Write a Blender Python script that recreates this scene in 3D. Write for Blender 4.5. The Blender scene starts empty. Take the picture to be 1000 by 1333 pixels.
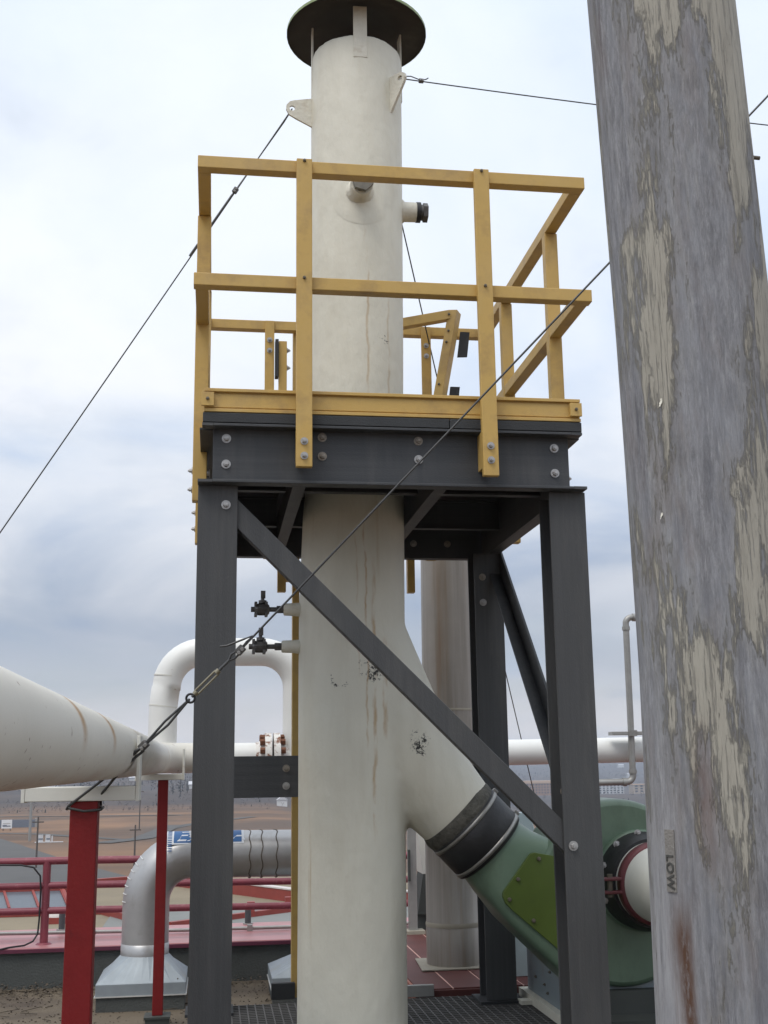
import bpy, bmesh, math, random
from mathutils import Vector, Matrix
from math import sin, cos, pi, radians, sqrt

random.seed(7)
scene = bpy.context.scene
C = scene.collection

# ---------------------------------------------------------------- camera
# the eye is the origin (z = 0); the roof lies 1.5 m below it
PITCH, YAW, ROLL = 0.212, 0.1443, -0.0139
F = Vector((sin(YAW)*cos(PITCH), cos(YAW)*cos(PITCH), sin(PITCH)))
R0 = Vector((cos(YAW), -sin(YAW), 0)); U0 = R0.cross(F)
Rv = R0*cos(ROLL) + U0*sin(ROLL); Uv = U0*cos(ROLL) - R0*sin(ROLL)
camd = bpy.data.cameras.new('camera'); cam = bpy.data.objects.new('camera', camd); C.objects.link(cam)
cam.matrix_world = Matrix(((Rv.x, Uv.x, -F.x, 0), (Rv.y, Uv.y, -F.y, 0), (Rv.z, Uv.z, -F.z, 0), (0, 0, 0, 1)))
camd.sensor_fit = 'VERTICAL'; camd.sensor_height = 36.0; camd.lens = 1529.8/1333*36
camd.clip_start = 0.05; camd.clip_end = 20000
scene.camera = cam

# ---------------------------------------------------------------- sky, sun, exposure
SUN_EL, SUN_AZ = radians(60), radians(222)     # azimuth from +Y clockwise: behind the camera, to the left
world = bpy.data.worlds.new('World'); scene.world = world; world.use_nodes = True
wn = world.node_tree.nodes; wl = world.node_tree.links; wn.clear()
def N(nodes, t, **kw):
    n = nodes.new(t)
    for k, v in kw.items():
        if k in ('op',): n.operation = v
        elif hasattr(n, k): setattr(n, k, v)
        else: n.inputs[k.replace('_', ' ')].default_value = v
    return n
def ramp(nodes, stops, interp='LINEAR'):
    n = nodes.new('ShaderNodeValToRGB'); cr = n.color_ramp; cr.interpolation = interp
    while len(cr.elements) < len(stops): cr.elements.new(0.5)
    for e, (p, c) in zip(cr.elements, stops):
        e.position = p; e.color = (*c, 1) if len(c) == 3 else c
    return n
def build_world():
    out = wn.new('ShaderNodeOutputWorld'); bg = wn.new('ShaderNodeBackground'); bg.inputs['Strength'].default_value = 0.1
    sky = wn.new('ShaderNodeTexSky'); sky.sky_type = 'NISHITA'; sky.sun_disc = False
    sky.sun_elevation = SUN_EL; sky.sun_rotation = SUN_AZ; sky.air_density = 1.0; sky.dust_density = 1.5
    tc = wn.new('ShaderNodeTexCoord'); sep = wn.new('ShaderNodeSeparateXYZ'); wl.new(tc.outputs['Generated'], sep.inputs[0])
    zc = N(wn, 'ShaderNodeMath', op='MAXIMUM'); wl.new(sep.outputs['Z'], zc.inputs[0]); zc.inputs[1].default_value = 0.0
    za = N(wn, 'ShaderNodeMath', op='ADD'); wl.new(zc.outputs[0], za.inputs[0]); za.inputs[1].default_value = 0.24
    dx = N(wn, 'ShaderNodeMath', op='DIVIDE'); wl.new(sep.outputs['X'], dx.inputs[0]); wl.new(za.outputs[0], dx.inputs[1])
    dy = N(wn, 'ShaderNodeMath', op='DIVIDE'); wl.new(sep.outputs['Y'], dy.inputs[0]); wl.new(za.outputs[0], dy.inputs[1])
    cx = wn.new('ShaderNodeCombineXYZ'); wl.new(dx.outputs[0], cx.inputs[0]); wl.new(dy.outputs[0], cx.inputs[1])
    n1 = wn.new('ShaderNodeTexNoise'); n1.inputs['Scale'].default_value = 1.25; n1.inputs['Detail'].default_value = 7; n1.inputs['Roughness'].default_value = 0.5; n1.inputs['Distortion'].default_value = 0.5
    wl.new(cx.outputs[0], n1.inputs['Vector'])
    n2 = wn.new('ShaderNodeTexNoise'); n2.inputs['Scale'].default_value = 2.1; n2.inputs['Detail'].default_value = 6; n2.inputs['Roughness'].default_value = 0.6
    off = wn.new('ShaderNodeVectorMath'); off.operation = 'ADD'; off.inputs[1].default_value = (5.3, 2.1, 0.7); wl.new(cx.outputs[0], off.inputs[0]); wl.new(off.outputs[0], n2.inputs['Vector'])
    # cloud layer: grey flat bases low over the horizon, thin and bright overhead
    base = ramp(wn, [(0.0, (.52, .50, .50)), (0.04, (.51, .50, .515)), (0.085, (.31, .345, .405)), (0.14, (.345, .38, .445)), (0.2, (.55, .575, .625)), (0.28, (.655, .675, .715)), (0.40, (.665, .695, .745)), (0.6, (.585, .645, .735)), (0.8, (.76, .80, .87)), (1.0, (.97, .985, 1.0))])
    base.color_ramp.interpolation = 'B_SPLINE'
    wob = N(wn, 'ShaderNodeMath', op='SUBTRACT'); wl.new(n1.outputs['Fac'], wob.inputs[0]); wob.inputs[1].default_value = .5
    wo2 = N(wn, 'ShaderNodeMath', op='MULTIPLY_ADD'); wl.new(wob.outputs[0], wo2.inputs[0]); wo2.inputs[1].default_value = .22; wl.new(sep.outputs['Z'], wo2.inputs[2])
    wl.new(wo2.outputs[0], base.inputs[0])
    thick = ramp(wn, [(0.34, (0.68, 0.78, 0.92)), (0.45, (0.88, 0.915, 0.955)), (0.56, (1.0, .995, .985))])
    wl.new(n1.outputs['Fac'], thick.inputs[0])
    cl = N(wn, 'ShaderNodeMixRGB', blend_type='MULTIPLY'); cl.inputs[0].default_value = 1.0
    wl.new(base.outputs[0], cl.inputs[1]); wl.new(thick.outputs[0], cl.inputs[2])
    sc = N(wn, 'ShaderNodeVectorMath'); sc.operation = 'SCALE'; sc.inputs['Scale'].default_value = 13.4; wl.new(cl.outputs[0], sc.inputs[0])
    cover = ramp(wn, [(0.34, (0.82, 0.82, 0.82)), (0.47, (0.95, 0.95, 0.95)), (0.58, (1, 1, 1))])
    wl.new(n2.outputs['Fac'], cover.inputs[0])
    mx = N(wn, 'ShaderNodeMixRGB'); wl.new(cover.outputs[0], mx.inputs[0]); wl.new(sky.outputs[0], mx.inputs[1]); wl.new(sc.outputs[0], mx.inputs[2])
    wl.new(mx.outputs[0], bg.inputs['Color']); wl.new(bg.outputs[0], out.inputs[0])
build_world()
sund = bpy.data.lights.new('sun', 'SUN'); sund.energy = 1.45; sund.angle = radians(28); sund.color = (1.0, 0.96, 0.9)
sun = bpy.data.objects.new('sun', sund); C.objects.link(sun)
sdir = Vector((sin(SUN_AZ)*cos(SUN_EL), cos(SUN_AZ)*cos(SUN_EL), sin(SUN_EL)))
sun.rotation_euler = sdir.to_track_quat('Z', 'Y').to_euler(); sun.location = (0, 0, 30)
scene.view_settings.view_transform = 'Standard'; scene.view_settings.look = 'None'
scene.view_settings.gamma = 1.0; scene.view_settings.use_curve_mapping = False
scene.view_settings.exposure = 0.17
scene.render.engine = 'CYCLES'
scene.cycles.use_denoising = True
scene.cycles.max_bounces = 6; scene.cycles.diffuse_bounces = 3; scene.cycles.volume_bounces = 1; scene.cycles.transmission_bounces = 4

# ---------------------------------------------------------------- materials
MATS = {}
def mat(name, col, rough=0.6, metal=0.0, var=0.12, vscale=6.0, stretch=(1, 1, 1), bump=0.0, bscale=60.0, dirt=None, dirt_scale=3.0, dirt_lo=0.55, dirt_hi=0.75, dirt_stretch=(1, 1, 1), spec=0.5, extra=None):
    m = bpy.data.materials.new(name); m.use_nodes = True
    nt = m.node_tree; nd = nt.nodes; ln = nt.links; b = nd['Principled BSDF']
    b.inputs['Roughness'].default_value = rough; b.inputs['Metallic'].default_value = metal; b.inputs['Specular IOR Level'].default_value = spec
    tc = nd.new('ShaderNodeTexCoord'); mp = nd.new('ShaderNodeMapping'); mp.inputs['Scale'].default_value = stretch; ln.new(tc.outputs['Object'], mp.inputs[0])
    nz = nd.new('ShaderNodeTexNoise'); nz.inputs['Scale'].default_value = vscale; nz.inputs['Detail'].default_value = 6; nz.inputs['Roughness'].default_value = 0.6; ln.new(mp.outputs[0], nz.inputs['Vector'])
    cr = ramp(nd, [(0.25, tuple(c*(1-var) for c in col)), (0.75, tuple(min(1, c*(1+var)) for c in col))]); ln.new(nz.outputs['Fac'], cr.inputs[0])
    out = cr.outputs[0]
    if dirt:
        mp2 = nd.new('ShaderNodeMapping'); mp2.inputs['Scale'].default_value = dirt_stretch; ln.new(tc.outputs['Object'], mp2.inputs[0])
        nz2 = nd.new('ShaderNodeTexNoise'); nz2.inputs['Scale'].default_value = dirt_scale; nz2.inputs['Detail'].default_value = 8; nz2.inputs['Roughness'].default_value = 0.65; ln.new(mp2.outputs[0], nz2.inputs['Vector'])
        dr = ramp(nd, [(dirt_lo, (0, 0, 0)), (dirt_hi, (1, 1, 1))]); ln.new(nz2.outputs['Fac'], dr.inputs[0])
        mx = nd.new('ShaderNodeMixRGB'); ln.new(dr.outputs[0], mx.inputs[0]); ln.new(out, mx.inputs[1]); mx.inputs[2].default_value = (*dirt, 1); out = mx.outputs[0]
    if extra: out = extra(nd, ln, tc, out, b)
    ln.new(out, b.inputs['Base Color'])
    if bump:
        nb = nd.new('ShaderNodeTexNoise'); nb.inputs['Scale'].default_value = bscale; nb.inputs['Detail'].default_value = 4; ln.new(mp.outputs[0], nb.inputs['Vector'])
        bp = nd.new('ShaderNodeBump'); bp.inputs['Strength'].default_value = bump; bp.inputs['Distance'].default_value = 0.01; ln.new(nb.outputs['Fac'], bp.inputs['Height']); ln.new(bp.outputs[0], b.inputs['Normal'])
    MATS[name] = m
    return m
def noise(nd, ln, vec, scale, detail=6, rough=0.6, dist=0.0):
    n = nd.new('ShaderNodeTexNoise'); n.inputs['Scale'].default_value = scale; n.inputs['Detail'].default_value = detail; n.inputs['Roughness'].default_value = rough; n.inputs['Distortion'].default_value = dist
    ln.new(vec, n.inputs['Vector']); return n.outputs['Fac']
def mapping(nd, ln, vec, scale=(1, 1, 1), loc=(0, 0, 0), rot=(0, 0, 0)):
    n = nd.new('ShaderNodeMapping'); n.inputs['Scale'].default_value = scale; n.inputs['Location'].default_value = loc; n.inputs['Rotation'].default_value = rot
    ln.new(vec, n.inputs[0]); return n.outputs[0]
def rmp(nd, ln, fac, lo, hi, inv=False):
    n = ramp(nd, [(lo, (1, 1, 1) if inv else (0, 0, 0)), (hi, (0, 0, 0) if inv else (1, 1, 1))]); ln.new(fac, n.inputs[0]); return n.outputs[0]
def mixc(nd, ln, fac, a, b, kind='MIX'):
    n = nd.new('ShaderNodeMixRGB'); n.blend_type = kind
    if isinstance(fac, (int, float)): n.inputs[0].default_value = fac
    else: ln.new(fac, n.inputs[0])
    for i, s in ((1, a), (2, b)):
        if isinstance(s, tuple): n.inputs[i].default_value = (*s, 1)
        else: ln.new(s, n.inputs[i])
    return n.outputs[0]
def mul(nd, ln, a, b, op='MULTIPLY'):
    n = nd.new('ShaderNodeMath'); n.operation = op
    for i, s in ((0, a), (1, b)):
        if isinstance(s, (int, float)): n.inputs[i].default_value = s
        else: ln.new(s, n.inputs[i])
    return n.outputs[0]
def near(nd, ln, vec, p, r0, r1):
    """1 inside radius r0 of the point p, 0 beyond r1"""
    d = nd.new('ShaderNodeVectorMath'); d.operation = 'DISTANCE'; ln.new(vec, d.inputs[0]); d.inputs[1].default_value = p
    mr = nd.new('ShaderNodeMapRange'); mr.inputs[1].default_value = r0; mr.inputs[2].default_value = r1; mr.inputs[3].default_value = 1; mr.inputs[4].default_value = 0
    ln.new(d.outputs['Value'], mr.inputs[0]); return mr.outputs[0]
def axis(nd, ln, vec, i):
    s = nd.new('ShaderNodeSeparateXYZ'); ln.new(vec, s.inputs[0]); return s.outputs[i]

# grey pultruded glass fibre of the tower: fine pale fibre lines along each length
def frp_extra(st):
    def f(nd, ln, tc, out, b):
        v = mapping(nd, ln, tc.outputs['Object'], st)
        s = rmp(nd, ln, noise(nd, ln, v, 1.0, 3, 0.7), 0.35, 0.8)
        out = mixc(nd, ln, mul(nd, ln, s, 0.10), out, (0.2, 0.2, 0.195))
        d1 = rmp(nd, ln, noise(nd, ln, mapping(nd, ln, tc.outputs['Object'], (9, 9, 1.3), (3, 3, 3)), 1.0, 6, .65), .5, .75)
        out = mixc(nd, ln, mul(nd, ln, d1, .22), out, (.17, .16, .145))
        d2 = rmp(nd, ln, noise(nd, ln, tc.outputs['Object'], 34, 6, .8), .66, .72)
        out = mixc(nd, ln, mul(nd, ln, d2, .3), out, (.2, .195, .18))
        g = rmp(nd, ln, noise(nd, ln, tc.outputs['Object'], 420, 2), 0.62, 0.75)
        return mixc(nd, ln, mul(nd, ln, g, 0.10), out, (0.22, 0.22, 0.215))
    return f
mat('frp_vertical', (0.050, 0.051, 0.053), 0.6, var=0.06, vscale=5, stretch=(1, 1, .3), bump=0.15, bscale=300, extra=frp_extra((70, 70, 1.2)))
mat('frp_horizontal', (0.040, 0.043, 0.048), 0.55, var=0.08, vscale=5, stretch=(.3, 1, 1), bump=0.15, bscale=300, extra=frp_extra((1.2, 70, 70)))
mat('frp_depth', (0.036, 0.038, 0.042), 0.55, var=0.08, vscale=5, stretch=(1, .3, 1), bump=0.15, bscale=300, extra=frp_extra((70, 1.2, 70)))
mat('frp_deck', (0.03, 0.032, 0.034), 0.65, var=0.15, vscale=9, bump=.2, bscale=200)  # darkened so the shade beneath the deck sits in its colour
mat('frp_dark', (0.03, 0.031, 0.033), 0.7, var=0.2, vscale=9)
def yellow_extra(nd, ln, tc, out, b):
    o = tc.outputs['Object']
    f = rmp(nd, ln, noise(nd, ln, mapping(nd, ln, o, (1, 1, 1), (4, 2, 9)), 4.5, 5, .6), .45, .7)
    out = mixc(nd, ln, mul(nd, ln, f, .3), out, (.56, .40, .18))
    sp = rmp(nd, ln, noise(nd, ln, o, 75, 5, .8), .68, .73)
    return mixc(nd, ln, mul(nd, ln, sp, .6), out, (.2, .14, .08))
mat('yellow_frp', (0.57, 0.37, 0.105), 0.5, var=0.08, vscale=7, bump=0.1, bscale=350, dirt=(0.30, 0.19, 0.075), dirt_scale=7, dirt_lo=.48, dirt_hi=.82, extra=yellow_extra)
mat('galv_bolt', (0.42, 0.41, 0.4), 0.45, 0.7, var=0.2, vscale=40)
mat('worn_bolt', (.30, .265, .225), .6, .5, var=.35, vscale=60); mat('dark_bolt', (0.16, 0.14, 0.11), 0.5, 0.5, var=0.2, vscale=40)

# hand laid cream fibreglass of the main stack
def stack_extra(nd, ln, tc, out, b):
    o = tc.outputs['Object']
    st = rmp(nd, ln, noise(nd, ln, mapping(nd, ln, o, (16, 16, .55)), 1.0, 5, .62), .62, .74)
    gate = rmp(nd, ln, noise(nd, ln, mapping(nd, ln, o, (2.2, 2.2, .7), (3, 1, 4)), 1.0, 3), .44, .64)
    out = mixc(nd, ln, mul(nd, ln, mul(nd, ln, st, gate), .6), out, (0.44, 0.29, 0.13))
    grime = rmp(nd, ln, noise(nd, ln, mapping(nd, ln, o, (5, 5, .8), (1, 7, 2)), 1.0, 6, .6), .48, .78)
    out = mixc(nd, ln, mul(nd, ln, grime, .4), out, (0.46, 0.41, 0.30))
    # two long rust runs below the deck and flaked spots with black showing
    px = axis(nd, ln, mapping(nd, ln, o), 0); pz = axis(nd, ln, mapping(nd, ln, o), 2); py = axis(nd, ln, o, 1)
    wob = mul(nd, ln, mul(nd, ln, noise(nd, ln, mapping(nd, ln, o, (0, 0, 3.5)), 1.0, 4), -.5, 'ADD'), .07)
    front = rmp(nd, ln, mul(nd, ln, py, -5.1, 'ADD'), -.02, .02, True)
    for cx, w, zt, zb, k in ((.638, .006, 1.05, .02, .9), (.672, .011, .9, -.35, .7), (.60, .005, 1.0, .3, .45), (.66, .008, 2.5, 1.4, .5), (.72, .014, .55, .1, .6), (.76, .007, 2.2, 1.5, .4)):
        d = mul(nd, ln, mul(nd, ln, mul(nd, ln, px, wob, 'ADD'), -cx, 'ADD'), 0, 'ADD')
        a = nd.new('ShaderNodeMath'); a.operation = 'ABSOLUTE'; ln.new(d, a.inputs[0])
        mr = nd.new('ShaderNodeMapRange'); mr.inputs[1].default_value = w*.3; mr.inputs[2].default_value = w; mr.inputs[3].default_value = 1; mr.inputs[4].default_value = 0; ln.new(a.outputs[0], mr.inputs[0])
        up = rmp(nd, ln, mul(nd, ln, mul(nd, ln, pz, -zb, 'ADD'), 1/(zt-zb)), 0.0, .12)
        dn = rmp(nd, ln, mul(nd, ln, mul(nd, ln, pz, -zb, 'ADD'), 1/(zt-zb)), .9, 1.0, True)
        br = rmp(nd, ln, noise(nd, ln, mapping(nd, ln, o, (30, 30, 7), (cx*40, 0, 0)), 1.0, 4), .38, .6)
        f = mul(nd, ln, mul(nd, ln, mul(nd, ln, mr.outputs[0], up), mul(nd, ln, dn, br)), mul(nd, ln, front, k))
        out = mixc(nd, ln, f, out, (0.43, 0.26, 0.10))
    wn_ = nd.new('ShaderNodeTexNoise'); wn_.inputs['Scale'].default_value = 17; ln.new(o, wn_.inputs['Vector'])
    wv_ = nd.new('ShaderNodeVectorMath'); wv_.operation = 'MULTIPLY_ADD'; ln.new(wn_.outputs['Color'], wv_.inputs[0]); wv_.inputs[1].default_value = (.14, .14, .14); ln.new(o, wv_.inputs[2])
    wv2 = nd.new('ShaderNodeVectorMath'); wv2.operation = 'ADD'; ln.new(wv_.outputs[0], wv2.inputs[0]); wv2.inputs[1].default_value = (-.07, -.07, -.07); warp = wv2.outputs[0]
    for p, r in (((0.666, 4.966, 0.401), .078), ((0.868, 5.005, 0.090), .068), ((0.745, 5.000, 1.893), .028), ((0.504, 4.985, 0.338), .04)):
        m1 = near(nd, ln, warp, p, 0.0, r); n1 = noise(nd, ln, o, 80, 6, .8)
        m2 = mul(nd, ln, rmp(nd, ln, mul(nd, ln, n1, mul(nd, ln, m1, .26), 'ADD'), .655, .68), rmp(nd, ln, m1, .02, .1))
        out = mixc(nd, ln, m2, out, (0.03, 0.028, 0.025))
    return out
mat('stack_cream', (0.70, 0.675, 0.57), 0.55, var=0.06, vscale=3, stretch=(1, 1, .6), bump=0.85, bscale=11, extra=stack_extra)
mat('cream_plain', (0.68, 0.65, 0.55), 0.55, var=0.08, vscale=12, bump=0.3, bscale=60, dirt=(.4, .3, .18), dirt_scale=8, dirt_lo=.6, dirt_hi=.85)
mat('cap_dark', (0.024, 0.019, 0.015), 0.7, var=0.4, vscale=5, dirt=(.045, .04, .03), dirt_scale=7)
mat('cap_top', (0.2, 0.25, 0.1), 0.5)

# weathered grey pole with old cream paint left in flakes
def pole_extra(nd, ln, tc, out, b):
    o = tc.outputs['Object']; x = axis(nd, ln, o, 0); z = axis(nd, ln, o, 2)
    def nz(sc, loc, det, ro, di=0.0, rot=(0, 0, 0)): return noise(nd, ln, mapping(nd, ln, o, sc, loc, rot), 1.0, det, ro, di)
    fine = nz((95, 95, 16), (0, 0, 0), 8, .85, .3)
    tone = ramp(nd, [(.33, (.12, .119, .128)), (.5, (.225, .223, .234)), (.66, (.36, .36, .375))]); ln.new(fine, tone.inputs[0])
    base = tone.outputs[0]
    blot = rmp(nd, ln, nz((13, 13, 5), (2, 5, 1), 7, .7), .42, .62)
    base = mixc(nd, ln, mul(nd, ln, blot, .5), base, (.29, .30, .325))
    smear = ramp(nd, [(.36, (.7, .7, .72)), (.52, (1, 1, 1)), (.66, (1.0, 1.0, 1.0))]); ln.new(nz((26, 26, 1.3), (1, 4, 7), 5, .6, .5), smear.inputs[0])
    base = mixc(nd, ln, 1.0, base, smear.outputs[0], 'MULTIPLY')
    warm = rmp(nd, ln, nz((16, 16, 4), (8, 1, 6), 6, .7), .5, .68)
    base = mixc(nd, ln, mul(nd, ln, warm, .35), base, (.19, .145, .125))
    scr = rmp(nd, ln, nz((240, 240, 18), (1, 1, 1), 4, .7, 0, (0, .5, 0)), .56, .7)
    base = mixc(nd, ln, mul(nd, ln, scr, .35), base, (.46, .455, .46))
    # what is left of the cream coat: most along both flanks high up, shreds in the middle
    big = nz((8.5, 8.5, 2.0), (.3, .8, .2), 4, .55, .4); mid = nz((36, 36, 5), (4, 1, 2), 5, .7, .4); tiny = nz((190, 190, 26), (2, 2, 5), 6, .85, .2)
    s = mul(nd, ln, mul(nd, ln, big, .52), mul(nd, ln, mul(nd, ln, mid, .29), mul(nd, ln, tiny, .19), 'ADD'), 'ADD')
    def bump1(v, c, w):
        d = nd.new('ShaderNodeMath'); d.operation = 'ABSOLUTE'; ln.new(mul(nd, ln, v, -c, 'ADD'), d.inputs[0])
        mr = nd.new('ShaderNodeMapRange'); mr.interpolation_type = 'SMOOTHSTEP'; mr.inputs[1].default_value = 0; mr.inputs[2].default_value = w; mr.inputs[3].default_value = 1; mr.inputs[4].default_value = 0
        ln.new(d.outputs[0], mr.inputs[0]); return mr.outputs[0]
    hi = rmp(nd, ln, mul(nd, ln, mul(nd, ln, z, .3, 'ADD'), .5), .3, .75)
    bias = mul(nd, ln, mul(nd, ln, bump1(x, 1.0, .125), hi), .095)
    bias = mul(nd, ln, bias, mul(nd, ln, mul(nd, ln, bump1(x, .785, .035), bump1(z, .85, .75)), .06), 'ADD')
    bias = mul(nd, ln, bias, mul(nd, ln, bump1(z, -.5, .9), -.035), 'ADD')
    s = mul(nd, ln, s, bias, 'ADD')
    flake = rmp(nd, ln, s, .508, .538); soft = rmp(nd, ln, s, .45, .55)
    base = mixc(nd, ln, mul(nd, ln, soft, .45), base, (.33, .315, .285))
    stri = rmp(nd, ln, nz((230, 230, 9), (6, 3, 2), 5, .75, .3), .34, .46)
    flake = mul(nd, ln, flake, mul(nd, ln, mul(nd, ln, stri, .6), .4, 'ADD'))
    paint = mixc(nd, ln, rmp(nd, ln, nz((24, 24, 6), (5, 5, 5), 6, .7), .35, .7), (.35, .325, .275), (.43, .405, .345))
    out = mixc(nd, ln, flake, base, paint)
    wash = mul(nd, ln, bump1(x, .745, .05), mul(nd, ln, bump1(z, -.45, .75), rmp(nd, ln, nz((60, 60, 5), (3, 8, 1), 5, .7), .3, .6)))
    out = mixc(nd, ln, mul(nd, ln, wash, .75), out, (.44, .44, .455))
    rn = rmp(nd, ln, nz((45, 45, 13), (0, 0, 0), 6, .75), .30, .5)
    zz = nd.new('ShaderNodeMapRange'); zz.interpolation_type = 'SMOOTHSTEP'; zz.inputs[1].default_value = -.20; zz.inputs[2].default_value = -.29; zz.inputs[3].default_value = 0; zz.inputs[4].default_value = 1; ln.new(z, zz.inputs[0])
    st1 = bump1(mul(nd, ln, x, mul(nd, ln, mul(nd, ln, mid, -.5, 'ADD'), .02), 'ADD'), .7635, .0145)
    out = mixc(nd, ln, mul(nd, ln, mul(nd, ln, mul(nd, ln, st1, zz.outputs[0]), rn), .95), out, (.10, .045, .022))
    st2 = mul(nd, ln, bump1(x, .80, .022), bump1(z, -.06, .17))
    out = mixc(nd, ln, mul(nd, ln, mul(nd, ln, st2, rn), .5), out, (.17, .10, .075))
    bm = nd.new('ShaderNodeBump'); bm.inputs['Strength'].default_value = .8; bm.inputs['Distance'].default_value = .004
    ln.new(mul(nd, ln, flake, mul(nd, ln, mid, mul(nd, ln, tiny, .4), 'ADD'), 'ADD'), bm.inputs['Height']); ln.new(bm.outputs[0], b.inputs['Normal'])
    return out
mat('pole_weathered', (0.2, 0.2, 0.21), 0.75, extra=pole_extra, spec=.3)

# white painted pipework with rust at the girth welds
def pipe_extra(nd, ln, tc, out, b):
    o = tc.outputs['Object']; y = axis(nd, ln, o, 1); z = axis(nd, ln, o, 2)
    wob = mul(nd, ln, mul(nd, ln, noise(nd, ln, o, 9, 4), -.5, 'ADD'), .06)
    side = rmp(nd, ln, noise(nd, ln, mapping(nd, ln, o, (4, 4, 9)), 1.0, 3), .4, .56)
    zz = rmp(nd, ln, mul(nd, ln, z, .2, 'ADD'), .23, .30)
    for c, w in ((2.52, .06), (3.27, .075), (4.6, .03), (7.33, .04)):
        d = nd.new('ShaderNodeMath'); d.operation = 'ABSOLUTE'; ln.new(mul(nd, ln, mul(nd, ln, y, wob, 'ADD'), -c, 'ADD'), d.inputs[0])
        mr = nd.new('ShaderNodeMapRange'); mr.inputs[1].default_value = 0; mr.inputs[2].default_value = w; mr.inputs[3].default_value = 1; mr.inputs[4].default_value = 0; ln.new(d.outputs[0], mr.inputs[0])
        out = mixc(nd, ln, mul(nd, ln, mul(nd, ln, mr.outputs[0], zz), 1.0), out, (.40, .22, .075))
    ch = rmp(nd, ln, noise(nd, ln, o, 38, 2, .5), .70, .73)
    out = mixc(nd, ln, mul(nd, ln, ch, .8), out, (.16, .08, .045))
    under_shade = rmp(nd, ln, mul(nd, ln, z, .2, 'ADD'), .15, .21, True)  # shading of the underside painted in as patchy brown
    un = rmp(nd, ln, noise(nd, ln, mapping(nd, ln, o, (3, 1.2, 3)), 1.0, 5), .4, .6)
    return mixc(nd, ln, mul(nd, ln, mul(nd, ln, under_shade, un), .75), out, (.36, .20, .14))
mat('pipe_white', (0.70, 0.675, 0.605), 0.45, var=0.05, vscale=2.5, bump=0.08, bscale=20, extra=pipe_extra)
mat('pipe_clean', (0.76, 0.76, 0.73), 0.45, var=0.05, vscale=3, dirt=(.3, .16, .08), dirt_scale=26, dirt_lo=.69, dirt_hi=.72)
mat('flange_rusty', (0.72, 0.70, 0.66), 0.55, var=0.06, dirt=(.2, .08, .04), dirt_scale=20, dirt_lo=.52, dirt_hi=.6)
mat('rust', (0.16, 0.065, 0.035), 0.8, var=.35, vscale=40)
mat('saddle_paint', (0.66, 0.65, 0.59), 0.5, var=0.06, dirt=(.4, .25, .15), dirt_scale=14, dirt_lo=.66, dirt_hi=.8)
mat('red_paint', (0.185, 0.012, 0.013), 0.5, spec=.3, var=0.1, vscale=14, dirt=(.10, .011, .014), dirt_scale=16, dirt_lo=.6, dirt_hi=.8, bump=.1, bscale=80)
mat('rail_maroon', (0.21, 0.042, 0.06), 0.45, var=0.2, vscale=7, dirt=(.33, .14, .15), dirt_scale=22, dirt_lo=.58, dirt_hi=.72)
mat('ledge_pink', (0.40, 0.165, 0.17), 0.38, var=0.1, vscale=2.5, dirt=(.27, .13, .12), dirt_scale=3.2, dirt_lo=.5, dirt_hi=.72)
mat('ledge_edge', (0.11, 0.02, 0.045), 0.5, var=0.15)
mat('parapet_grey', (0.075, 0.080, 0.076), 0.85, var=0.15, vscale=2.2, bump=.5, bscale=70, dirt=(.045, .047, .043), dirt_scale=3)
mat('roof_tan', (0.14, 0.11, 0.075), 0.9, var=0.18, vscale=1.8, bump=.6, bscale=120, dirt=(.075, .055, .04), dirt_scale=1.6, dirt_lo=.48, dirt_hi=.66)
mat('debris', (0.075, 0.058, 0.042), 0.9, var=.5, vscale=30)
mat('galvanised', (0.46, 0.455, 0.45), 0.4, .7, var=.12, vscale=5, bump=.08, bscale=12, dirt=(.36, .35, .33), dirt_scale=7)
mat('galv_hood', (0.30, 0.335, 0.36), 0.5, .35, var=.12, vscale=7, dirt=(.3, .3, .27), dirt_scale=5)
mat('seam', (0.1, 0.08, 0.06), .7)
mat('staple', (.75, .75, .72), .35, .5)
mat('label_blue', (.03, .12, .3), .5, var=.1); mat('label_white', (.7, .72, .74), .5, var=.05)
mat('fan_green', (0.118, 0.178, 0.122), 0.36, var=0.12, vscale=4, dirt=(.06, .09, .058), dirt_scale=5, dirt_lo=.52, dirt_hi=.8, dirt_stretch=(1, 1, .5), bump=.12, bscale=9)
mat('olive_panel', (0.075, 0.115, 0.016), 0.45, var=0.12, vscale=8)
mat('rubber', (0.016, 0.016, 0.017), 0.5, var=.3, vscale=12, bump=.2, bscale=40)
mat('sealant', (0.09, 0.085, 0.07), .8, var=.5, vscale=30, bump=.8, bscale=60)
mat('band_steel', (.3, .29, .27), .4, .8, var=.2, vscale=30)
mat('clamp_maroon', (.13, .03, .035), .5, var=.2)
mat('inlet_white', (.66, .66, .6), .4, var=.05)
mat('pedestal_blue', (0.22, 0.26, 0.28), 0.55, var=.1, vscale=6, dirt=(.2, .19, .16), dirt_scale=6)
mat('cover_pale', (.42, .5, .5), .5); mat('pedestal_dark', (.05, .055, .05), .7)
mat('cable', (.085, .085, .085), .45, .6, var=.3, vscale=300)
mat('cable_black', (.012, .012, .013), .5)
mat('brass', (.27, .24, .17), .4, .7)
mat('plug_brown', (.17, .155, .125), .5, .4, var=.3, vscale=40); mat('valve', (.12, .115, .11), .5, .5, var=.3, vscale=60)
mat('conduit', (.33, .325, .31), .5, .5, var=.15, vscale=12)
mat('grating', (.095, .09, .085), .7, var=.3, vscale=8)
mat('red_deck', (.10, .026, .021), .6, var=.2, vscale=5, dirt=(.06, .018, .015), dirt_scale=4)
mat('red_deck_lit', (.36, .12, .075), .6, var=.15)  # lighter copy of the deck red, painting in light on the left face
mat('seam_pink', (.6, .36, .3), .5)
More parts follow.
